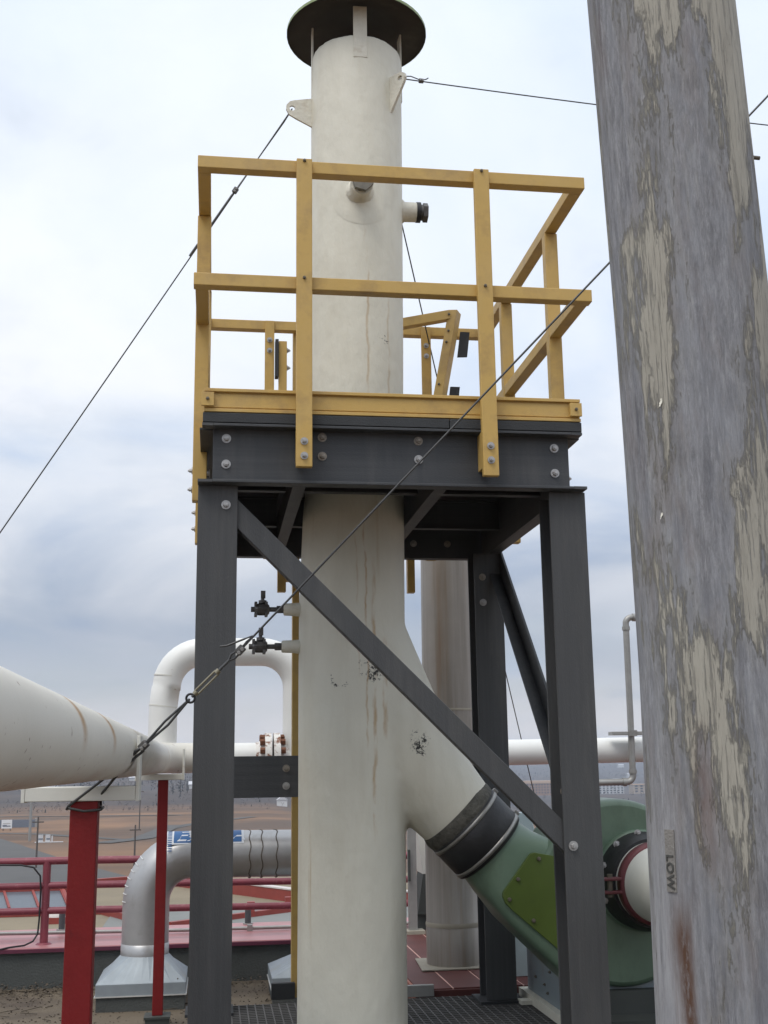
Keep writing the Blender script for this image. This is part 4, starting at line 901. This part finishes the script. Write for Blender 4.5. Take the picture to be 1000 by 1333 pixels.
# ================================================================ POLE AT RIGHT
pole = thing('steel_pole', 'big weathered grey pipe pole with peeling cream paint at right', 'pole', (.885, 2.0, ROOF))
pz = [(ROOF, .884), (-.9, .885), (-.43, .887), (.15, .894), (.5, .891), (.79, .887), (1.15, .878), (1.5, .868), (1.9, .857), (2.6, .838), (3.6, .812)]
b = MB(); b.rings([[(x+.1435*cos(2*pi*k/72), 2.0+.1435*sin(2*pi*k/72), z) for k in range(72)] for z, x in pz]); b.build('shaft', 'pole_weathered', pole)
def on_pole(a, z, lift=0.0):
    xs = [x for zz, x in pz]; zs = [zz for zz, x in pz]; x = xs[-1]
    for i in range(len(zs)-1):
        if zs[i] <= z <= zs[i+1]: x = xs[i]+(xs[i+1]-xs[i])*(z-zs[i])/(zs[i+1]-zs[i])
    return Vector((x+(.1435+lift)*cos(a), 2.0+(.1435+lift)*sin(a), z))
mat('tag_metal', (.27, .255, .235), .6, .3, var=.12, vscale=60, bump=.3, bscale=300)
mat('tag_letters', (.075, .075, .07), .6, .2, var=.2, vscale=80)
AT = radians(-158)   # bearing of the tag on the pole
b = MB(); wv = .075; z0, z1 = -.212, -.112; rows = []
for z in (z0, z1):
    for l in (.0, .0022):
        rows.append([on_pole(AT+wv*(2*i/6-1), z, l) for i in range(7)])
for A, B in ((rows[1], rows[3]), (rows[0], rows[1]), (rows[3], rows[2])):
    for i in range(6): b.add([A[i], A[i+1], B[i+1], B[i]], [(0, 1, 2, 3)])
for i in (0, 6): b.add([rows[0][i], rows[1][i], rows[3][i], rows[2][i]], [(0, 1, 2, 3)])
tg = b.build('stamped_tag', 'tag_metal', pole, label='small stamped metal tag reading LOW')
cu = bpy.data.curves.new('t', 'FONT'); cu.body = 'LOW'; cu.size = .0225; cu.extrude = .0012; cu.offset = .0006; cu.space_character = 1.12; cu.resolution_u = 3
ob = bpy.data.objects.new('t', cu); C.objects.link(ob); me = bpy.data.meshes.new_from_object(ob.evaluated_get(bpy.context.evaluated_depsgraph_get())); bpy.data.objects.remove(ob)
for v in me.vertices:      # letters read downwards
    v.co = on_pole(AT+(v.co.y-.008)/.1435, -.152-v.co.x, .0022+max(0, v.co.z))
link('tag_text', me, 'tag_letters', tg)
pb = on_pole(radians(-18), 1.14); MB().tube([pb-Vector((.01, 0, 0)), pb+Vector((.014, 0, -.001))], .004, 8).build('stud', 'dark_bolt', pole)

rp = random.Random(5)
for a, z, w, h in ((-141, .63, .0022, .016), (-147, .425, .0018, .012)):
    b = MB(); g0 = []
    for i in range(5):
        t = i/4; g0.append([on_pole(radians(a)+(k-1)*w/.1435*(1-.35*t)+rp.uniform(-.01, .01), z-h*t, .0006+.006*t**2.2) for k in range(3)])
    for i in range(4):
        for k in range(2): b.add([g0[i][k], g0[i][k+1], g0[i+1][k+1], g0[i+1][k]], [(0, 1, 2, 3)], True)
    b.build('paint_curl', 'cream_plain', pole)

# ================================================================ GUY WIRES
def wire(name, label, pts, r, extra=None):
    t = thing(name, label, 'guy wire', tuple(pts[0]), 'guy wires'); MB().tube(pts, r, 8).build('strand', 'cable', t); return t
def sag(p, q, s, n=14):
    p, q = Vector(p), Vector(q); return [p.lerp(q, i/n)-Vector((0, 0, s*4*(i/n)*(1-i/n))) for i in range(n+1)]
def clip(parent, p, d, s=.02):
    p = Vector(p); d = Vector(d).normalized()
    c = MB().bar(p-d*s*.6, p+d*s*.6, s*.9, s*.9).build('wire_clip', 'valve', parent, bevel=.003)
    for k in (-.3, .3):
        MB().tube([p+d*s*k+Vector((0, -s*.9, -s*.2)), p+d*s*k+Vector((0, s*.9, s*.2))], s*.22, 6, smooth=False).build('clip_bolt', 'galv_bolt', c)
# left guy
aL = Vector((-2.05, 5.6, -.95)); aL = eyeL+(Vector((-.995, 5.4, 1.026))-eyeL)*2.2
gl = wire('guy_wire', 'guy wire from the stack lug sloping down to the left edge', sag(eyeL, aL, .02), .0032)
dL = (aL-eyeL).normalized()
MB().tube([eyeL+Vector((0, .006, .002)), eyeL+dL*.08+Vector((.004, .008, .002)), eyeL+dL*.52], .0035, 6).build('return_strand', 'cable', gl)
clip(gl, eyeL+dL*.505, dL, .024); MB().tube([eyeL+dL*.52, eyeL+dL*.535, eyeL+dL*.76, eyeL+dL*.775], [.0035, .0058, .0058, .0035], 8).build('wrap_sleeve', 'cable', gl)
MB().tube([eyeL+dL*.83, eyeL+dL*.9], .006, 8).build('wrap_sleeve', 'cable', gl)
an_ = aL; MB().tube([Vector((an_.x, an_.y, ROOF)), an_], .03, 12).build('anchor_post', 'red_paint', gl)
# right guy
eR2 = Vector((4.4, 5.35, 3.36)); gR = wire('guy_wire', 'nearly level guy wire passing behind the weathered pole at top', sag(eyeR, eyeR+(Vector((2.70, 5.0, 3.115))-eyeR)*1.7, .02), .003)
dR = (Vector((2.70, 5.0, 3.115))-eyeR).normalized()
MB().tube([eyeR+Vector((0, 0, .012)), eyeR+dR*.05+Vector((0, 0, .018)), eyeR+dR*.1+Vector((0, 0, .003)), eyeR+dR*.125+Vector((0, 0, .012)), eyeR+dR*.135+Vector((0, 0, .02))], .0028, 6).build('return_strand', 'cable', gR); clip(gR, eyeR+dR*.1, dR, .02)
# rear guy
eB2 = Vector((2.528, 9.0, -.64)); gB = wire('guy_wire', 'thin rear guy wire descending behind the stack to the right', sag(eyeB, eyeB+(eB2-eyeB)*1.16, .03), .0036)
# front guy with turnbuckle, anchored around the red post
P0 = Vector((-.232, 4.05, .070)); P1 = Vector((-.080, 3.99, .222)); P2 = Vector((.047, 3.965, .347)); P3 = Vector((.080, 3.95, .376)); P4 = Vector((1.324, 3.6, 1.683)); P5 = P4+(P4-P3)*1.4
gf = thing('guy_wire', 'near guy wire with turnbuckle rising from the red post across the tower', 'guy wire', (-.42, 4.16, -.12), 'guy wires')
MB().tube(sag(P3, P5, .004, 20), .0036, 8).build('strand', 'cable', gf)
# loop round the post
hw = .0478; cxp, cyp = -.4215, 4.16
lpz = -.128
loop = [P0, (-.377+.004, 4.105, -.085), (-.468, 4.108, -.118), (-.473, 4.113, lpz), (-.473, 4.207, lpz+.004), (-.37, 4.207, lpz+.004), (-.365, 4.2, lpz), (-.366, 4.108, lpz-.006), (-.42, 4.105, lpz-.009), (-.47, 4.108, lpz-.004)]
dF = (P1-P0).normalized(); back = Vector((-.470, 4.104, -.119))
MB().tube([P0+Vector((0, -.006, 0)), P0.lerp(back, .5)+Vector((0, 0, -.004)), back, Vector((-.476, 4.112, lpz)), Vector((-.476, 4.208, lpz)), Vector((-.366, 4.209, lpz)), Vector((-.3655, 4.112, lpz-.004)), Vector((-.42, 4.1035, lpz-.008)), Vector((-.470, 4.1035, -.125))], .0045, 8).build('anchor_loop', 'cable', gf)
MB().tube([P0+Vector((.004, .01, -.012)), P0+Vector((-.06, .01, -.065)), Vector((-.368, 4.112, -.085)), Vector((-.370, 4.16, -.118))], .0045, 8).build('anchor_loop', 'cable', gf)
MB().tube([P0+Vector((.01, -.012, .006)), P0+Vector((-.04, -.014, -.026)), P0+Vector((-.085, -.012, -.062)), P0+Vector((-.095, -.012, -.075))], .0048, 8).build('tail_strand', 'cable', gf)
clip(gf, P0+dF*.005, dF, .026)
MB().tube([P0, P0.lerp(P1, .5)+Vector((-.004, 0, .005)), P1], .0042, 8).build('lower_strand', 'cable', gf); MB().tube([P0, P0.lerp(P1, .5)+Vector((.006, 0, -.007)), P1], .0042, 8).build('lower_strand', 'cable', gf)
d2 = (P2-P1).normalized(); nrm = Vector((-d2.z, 0, d2.x)).normalized()
eye = [P1+d2*.004+d2*(.014*cos(t))+nrm*(.014*sin(t)) for t in [2*pi*i/16 for i in range(17)]]
MB().tube(eye, .004, 6).build('eye_ring', 'cable_black', gf)
tbk = MB()
for s_ in (-1, 1): tbk.tube([P1+d2*.03+nrm*(.0075*s_), P1+d2*.125+nrm*(.0075*s_)], .0036, 8)
tbk.tube([P1+d2*.022, P1+d2*.034], .0095, 8); tbk.tube([P1+d2*.121, P1+d2*.135], .0095, 8)
tbk.build('turnbuckle', 'brass', gf); MB().tube([P1+d2*.01, P1+d2*.03], .0045, 8).build('turnbuckle_end', 'cable', gf); MB().tube([P1+d2*.13, P2], .005, 8).build('turnbuckle_end', 'cable', gf)
d3 = (P4-P3).normalized(); n3 = Vector((-d3.z, 0, d3.x)).normalized()
MB().tube([P2, P2+d2*.02+nrm*.009, P3-d3*.005+n3*.006, P3], .0038, 6).build('thimble', 'cable', gf); MB().tube([P2, P2+d2*.02-nrm*.009, P3-d3*.005-n3*.006, P3], .0038, 6).build('thimble', 'cable', gf)
clip(gf, P3+d3*.006, d3, .026)
MB().tube([P3, P3+d3*.04+n3*.004, P3+d3*.066+n3*.004, P3+d3*.066+Vector((-.03, -.004, -.008)), P3+d3*.066+Vector((-.085, -.006, -.03)), P3+Vector((-.062, -.006, .016))], .0036, 6).build('tail_strand', 'cable', gf)

# ================================================================ LOWER WING BEYOND THE PARAPET
lw = thing('lower_wing', 'lower tan roofed building wing with red trim beyond the railing', 'building', (0, 25, -12))
LZ = -3.5
MB().box(-30, 30, 10.6, 40, -12.4, LZ-.3).build('wall', 'parapet_grey', lw)
MB().box(-30, 30, 10.6, 40, LZ-.299, LZ).build('roof', 'lower_tan', lw)
MB().box(-2.4, 6, 22, 31.2, LZ+.004, LZ+.02).build('roof_pad', 'lower_grey', lw)
for p, q in (((-1.9, 39.2), (2.3, 32.3)), ((2.3, 32.3), (8, 30.0))):
    MB().bar((*p, LZ+.15), (*q, LZ+.15), .22, .3).build('trim', 'trim_red', lw); MB().bar((*p, LZ+.32), (*q, LZ+.32), .26, .036).build('trim_cap', 'trim_white', lw)
MB().bar((-2.6, 31.0, LZ+.08), (-1.0, 27.5, LZ+.08), .12, .16).build('trim', 'trim_red', lw)
MB().bar((-.9, 28.0, LZ+.07), (6, 33.4, LZ+.07), .14, .13).build('trim', 'trim_red', lw)
MB().bar((-4.2, 37.6, LZ+.12), (-1.9, 39.0, LZ+.12), .2, .24).build('trim', 'trim_red', lw)
for x, y in ((.1, 28.9), (.95, 29.5), (1.9, 30.3)): MB().box(x-.09, x+.09, y-.09, y+.09, LZ+.021, LZ+.36).build('trim_block', 'trim_red', lw)
sl = thing('skylight', 'low glass skylight with red glazing bars on the lower roof', 'skylight', (-4.6, 33.5, LZ))
MB().box(-9.4, -3.4, 31.6, 34.5, LZ+.003, LZ+.08).build('curb', 'trim_red', sl); MB().box(-9.5, -2.6, 31.0, 31.3, LZ+.005, LZ+.08).build('step', 'trim_red', sl)
y0, z0_, y1, z1_ = 31.9, LZ+.10, 33.1, LZ+.42
for i in range(8):
    x0 = -3.55-(i+1)*.72; xa, xb = x0+.03, x0+.69
    pv = MB(); pv.add([(xa, y0, z0_), (xb, y0, z0_), (xb-.35, y1, z1_), (xa-.35, y1, z1_), (xa, y0+.05, z0_-.02), (xb, y0+.05, z0_-.02), (xb-.35, y1+.05, z1_-.02), (xa-.35, y1+.05, z1_-.02)], [(0, 1, 2, 3), (7, 6, 5, 4), (0, 4, 5, 1), (1, 5, 6, 2), (2, 6, 7, 3), (3, 7, 4, 0)]); pv.build('pane', 'sky_glass', sl)
    MB().bar((x0+.72, y0-.01, z0_+.01), (x0+.37, y1-.01, z1_+.01), .06, .06).build('glazing_bar', 'trim_red', sl)
MB().bar((-3.6, y1, z1_+.03), (-10, y1, z1_+.03), .14, .1).build('ridge', 'trim_red', sl)
gb = MB(); gb.add([(-3.50, y0, LZ+.08), (-3.50, 34.3, LZ+.08), (-3.86, y1, z1_-.02), (-3.56, y0, LZ+.08), (-3.56, 34.3, LZ+.08), (-3.92, y1, z1_-.02)], [(0, 1, 2), (5, 4, 3), (0, 3, 4, 1), (1, 4, 5, 2), (2, 5, 3, 0)]); gb.build('gable', 'dark_gable', sl)
MB().bar((-3.5, y0, LZ+.11), (-3.86, y1, z1_+.02), .09, .07).build('gable_bar', 'trim_red', sl); MB().bar((-3.5, 34.3, LZ+.11), (-3.86, y1, z1_+.02), .09, .07).build('gable_bar', 'trim_red', sl)
rv = thing('roof_vent', 'small pale roof vent on the lower roof near the railing post', 'roof vent', (-3.55, 29.6, LZ)); MB().box(-3.8, -3.3, 29.4, 29.8, LZ, LZ+.14).build('base', 'trim_red', rv); MB().tube([(-3.55, 29.6, LZ+.14), (-3.55, 29.6, LZ+.24), (-3.55, 29.6, LZ+.3)], [.2, .18, .05], 12).build('cap', 'trim_white', rv)

# ================================================================ BACKGROUND
# roadside sign, wall, mast and poles
def gz(x, y): return terrain(x, y)
sg = thing('roadside_billboard', 'white roadside billboard in front of a dark wall at far left', 'billboard', (-41.2, 255, gz(-41.2, 255)))
zb = gz(-41.2, 255)
for x in (-41.9, -40.5): MB().box(x-.08, x+.08, 254.95, 255.1, zb, zb+.9).build('leg', 'wood_pole', sg)
pnl = MB().box(-42.25, -40.2, 254.8, 254.95, zb+.45, zb+2.15).build('panel', 'sign_white', sg)
MB().box(-42.0, -41.2, 254.77, 254.799, zb+.8, zb+1.15).build('picture', 'sign_dark', pnl); MB().box(-41.2, -40.45, 254.77, 254.799, zb+.8, zb+1.0).build('picture', 'sign_dark', pnl); MB().box(-41.95, -40.5, 254.77, 254.799, zb+1.35, zb+1.45).build('text_line', 'conduit', pnl)
dw = thing('dark_wall', 'long dark low wall behind the billboard', 'wall', (-48, 268, -12)); z_ = gz(-42, 268)
MB().box(-75, -37.5, 267.8, 268.2, z_-.3, z_+1.6).build('wall', 'sign_dark', dw); MB().box(-37.49, -36.9, 267.7, 268.3, z_-.3, z_+1.8).build('end_pillar', 'conduit', dw)
lm = thing('light_mast', 'tall blue grey light mast left of the thick red post', 'light mast', (-31, 216, gz(-31, 216))); z_ = gz(-31, 216)
MB().tube([(-31, 216, z_), (-31, 216, z_+9.5)], [.26, .2], 10).build('mast', 'conduit', lm); MB().box(-32.2, -29.8, 215.8, 216.2, z_+9.5, z_+9.8).build('lamp_head', 'conduit', lm)
ms = thing('low_white_signs', 'row of low white roadside panels beside the road', 'sign panels', (-27.4, 211, gz(-27, 211))); z_ = gz(-27.4, 211)
for x, w, hh in ((-28.55, .9, 1.3), (-27.3, .8, 1.3), (-26.6, .22, 1.1)):
    MB().box(x-w/2, x+w/2, 210.9, 211.0, z_+.15, z_+hh).build('panel', 'block_white', ms); MB().box(x-w/2+.16, x+w/2-.02 if w > .5 else x, 210.86, 210.899, z_+.5, z_+.72).build('slot', 'sign_dark', ms) if w > .5 else None
MB().box(-29.4, -24.8, 210.6, 211.3, z_+.02, z_+.14).build('plinth', 'block_white', ms)
for (u, y, hh, lbl) in ((-21.6, 157, 6.2, 'thin dark utility pole just right of the light mast'), (-9.6, 157, 5.0, 'thin dark utility pole right of the thick red post'), (-14.5, 250, 8.0, 'far utility pole left of the slender red post'), (-29, 310, 6.0, 'farthest utility pole on the brown field')):
    z_ = gz(u, y); t = thing('utility_pole', lbl, 'utility pole', (u, y, z_), 'utility poles'); MB().tube([(u, y, z_-.2), (u, y, z_+hh)], [.13, .09], 8).build('shaft', 'wood_pole', t); MB().box(u-.7, u+.7, y-.05, y+.05, z_+hh-.7, z_+hh-.55).build('crossarm', 'wood_pole', t)

# town buildings with window grids
def block(name, label, x0, x1, y, d, z0, z1, wall, roofm, cols, rows_, parap):
    t = thing(name, label, 'building', ((x0+x1)/2, y, z0), 'distant town blocks')
    MB().box(x0, x1, y, y+d, z0-3, z1).build('wall', wall, t); MB().box(x0-.6, x1+.6, y-.6, y+d+.6, z1, z1+parap).build('roof', roofm, t)
    me = None; w = (x1-x0)/cols; hgt = (z1-z0)/rows_
    b = MB().box(-w*.24, w*.24, -.25, .1, -hgt*.27, hgt*.27)
    for i in range(cols):
        for j in range(rows_):
            p = (x0+w*(i+.5), y, z0+hgt*(j+.5))
            if me is None: o_ = b.build('window', 'window_dark', t, at=p); me = o_.data
            else: link('window', me, None, t, p)
    return t
block('apartment_block', 'tan brick apartment block with pale orange roof, seen beside the right column', 292, 352, 1195, 16, -31, -20.5, 'brick_tan', 'roof_orange', 20, 4, 2.6)
block('apartment_block', 'white apartment block with rows of dark windows, left of the pole', 352, 384, 1095, 14, -29.5, -21.0, 'block_white', 'block_white', 9, 4, .5)
block('apartment_block', 'pale low block right of the white apartment building', 392, 412, 1090, 14, -28.5, -21.5, 'house_tan', 'roof_orange', 4, 3, .6)

# houses on the hillside
def house(x, y, s, k):
    z = terrain(x, y); t = thing('hillside_house', 'small pale house among bare trees on the far hillside', 'house', (x, y, z), 'houses on the far hillside')
    w, d, h = 5.5*s, 4*s, 2.8*s
    MB().box(x-w, x+w, y-d, y+d, z-2, z+h).build('wall', ('house_white', 'house_tan')[k % 2], t)
    b = MB(); b.add([(x-w-.5, y-d-.5, z+h), (x+w+.5, y-d-.5, z+h), (x+w+.5, y+d+.5, z+h), (x-w-.5, y+d+.5, z+h), (x-w-.5, y, z+h*1.75), (x+w+.5, y, z+h*1.75)], [(0, 1, 5, 4), (2, 3, 4, 5), (0, 4, 3), (1, 2, 5), (0, 3, 2, 1)]); b.build('roof', 'house_roof', t)
rh = random.Random(4)
for i in range(52):
    d = rh.uniform(620, 2000); a = rh.uniform(-.2, .10) if i < 36 else rh.uniform(.14, .36)
    if i >= 36: d = rh.uniform(1500, 2600)
    house(d*sin(a), d*cos(a), rh.uniform(.7, 1.15), i)
gh = thing('white_barn', 'small white barn on the brown slope under the horizontal strut', 'barn', (22.5, 395, terrain(22.5, 395))); z_ = terrain(22.5, 395)
MB().box(20.9, 24.1, 393, 397, z_-.5, z_+1.9).build('wall', 'house_white', gh); b = MB(); b.add([(20.7, 392.8, z_+1.9), (24.3, 392.8, z_+1.9), (24.3, 397.2, z_+1.9), (20.7, 397.2, z_+1.9), (22.5, 392.8, z_+3.1), (22.5, 397.2, z_+3.1)], [(0, 1, 4), (2, 3, 5), (0, 4, 5, 3), (1, 2, 5, 4), (0, 3, 2, 1)]); b.build('roof', 'house_roof', gh)

# individual conifers
def conifer(x, y, h, lbl):
    z = terrain(x, y); t = thing('conifer_tree', lbl, 'tree', (x, y, z), 'dark conifers on the hillside')
    MB().tube([(x, y, z-.5), (x, y, z+h*.9)], [h*.03, h*.008], 6).build('trunk', 'wood_pole', t)
    b = MB(); r_ = random.Random(int(x*7+y))
    for i in range(150):
        k = r_.random()**.8; zz = z+h*(.12+.88*k); rr_ = h*.24*(1-k)*r_.uniform(.35, 1.1)+.1; a = r_.uniform(0, 6.3); s_ = h*.075*(1.2-k)
        c = Vector((x+rr_*cos(a), y+rr_*sin(a), zz)); u = Vector((cos(a), sin(a), -.5))*s_; w = Vector((-sin(a), cos(a), 0))*s_*.6
        b.add([c-u*.5-w, c-u*.5+w, c+u], [(0, 1, 2)])
    b.build('crown', 'tree_conifer', t)
for x, y, h, l in ((-13.5, 520, 7.5, 'tallest dark conifer just right of the slender red post'), (-16.5, 515, 5, 'shorter conifer beside the tallest one right of red post'), (-11, 540, 5.5, 'conifer right of the tallest one near the left column'),
                   (-37, 600, 7, 'dark conifer in the gap left of the slender red post'), (24, 560, 7, 'dark conifer low in the gap under the strut'), (31, 600, 6, 'dark conifer at right of the gap under the strut')): conifer(x, y, h, l)

# bare woodland on the slopes: one mass
b = MB(); bc = MB(); r_ = random.Random(11)
def bare(b, x, y, h):
    z = terrain(x, y)
    for i in range(20):
        a = r_.uniform(0, 6.3); k = r_.uniform(.15, 1); rr_ = h*.42*sqrt(r_.random())*(1.1-abs(k-.55)); c = Vector((x+rr_*cos(a), y+rr_*sin(a), z+h*k)); s_ = h*r_.uniform(.06, .15)
        u = Vector((r_.uniform(-1, 1), r_.uniform(-.4, .4), r_.uniform(-1, 1)))*s_; w = Vector((r_.uniform(-1, 1), r_.uniform(-.4, .4), r_.uniform(-1, 1)))*s_
        b.add([c-u, c+w, c+u*.8], [(0, 1, 2)])
for i in range(7200):
    if i < 5000:
        d = 350+1900*r_.random()**1.35; a = r_.uniform(-.28, .13)
    else:
        d = r_.uniform(560, 2900); a = r_.uniform(.1, .42)
        if 1080 < d < 1300: continue
    x, y = d*sin(a), d*cos(a)
    if sin(x*.021)*sin(y*.013+.6)+r_.uniform(-.6, .5) < -.05 and d < 900: continue
    h = r_.uniform(1.6, 4.2)*(.35+.65*sst((d-380)/350)+.3*(d > 1000))
    if r_.random() < .88: bare(b, x, y, h)
    else:
        h *= .72; z = terrain(x, y); rr_ = h*.24; n_ = 6
        for lv in range(2):
            zz = z+h*(.1+.4*lv); k_ = 1-.4*lv
            vs = [(x+rr_*k_*cos(2*pi*q/n_)*r_.uniform(.8, 1.2), y+rr_*k_*sin(2*pi*q/n_), zz) for q in range(n_)]+[(x, y, zz+h*.62)]
            bc.add(vs, [(q, (q+1) % n_, n_) for q in range(n_)])
o = stuff(b.build('bare_woodland', 'tree_bare')); tag(o, 'grey brown bare woodland covering the far slopes', 'woodland')
o = stuff(bc.build('evergreen_woodland', 'tree_conifer')); tag(o, 'scattered dark evergreens among the far bare woods', 'woodland')

# air between here and the hills
hm = bpy.data.materials.new('haze'); hm.use_nodes = True; nd = hm.node_tree.nodes; nd.clear()
out = nd.new('ShaderNodeOutputMaterial'); pv = nd.new('ShaderNodeVolumePrincipled'); pv.inputs['Density'].default_value = .00022; pv.inputs['Color'].default_value = (.74, .85, 1.0, 1); pv.inputs['Anisotropy'].default_value = .15
hm.node_tree.links.new(pv.outputs[0], out.inputs['Volume']); MATS['haze'] = hm
o = stuff(MB().box(-3650, 3650, -3650, 3650, -36, 42).build('haze', 'haze')); tag(o, 'pale bluish haze over the valley', 'haze')
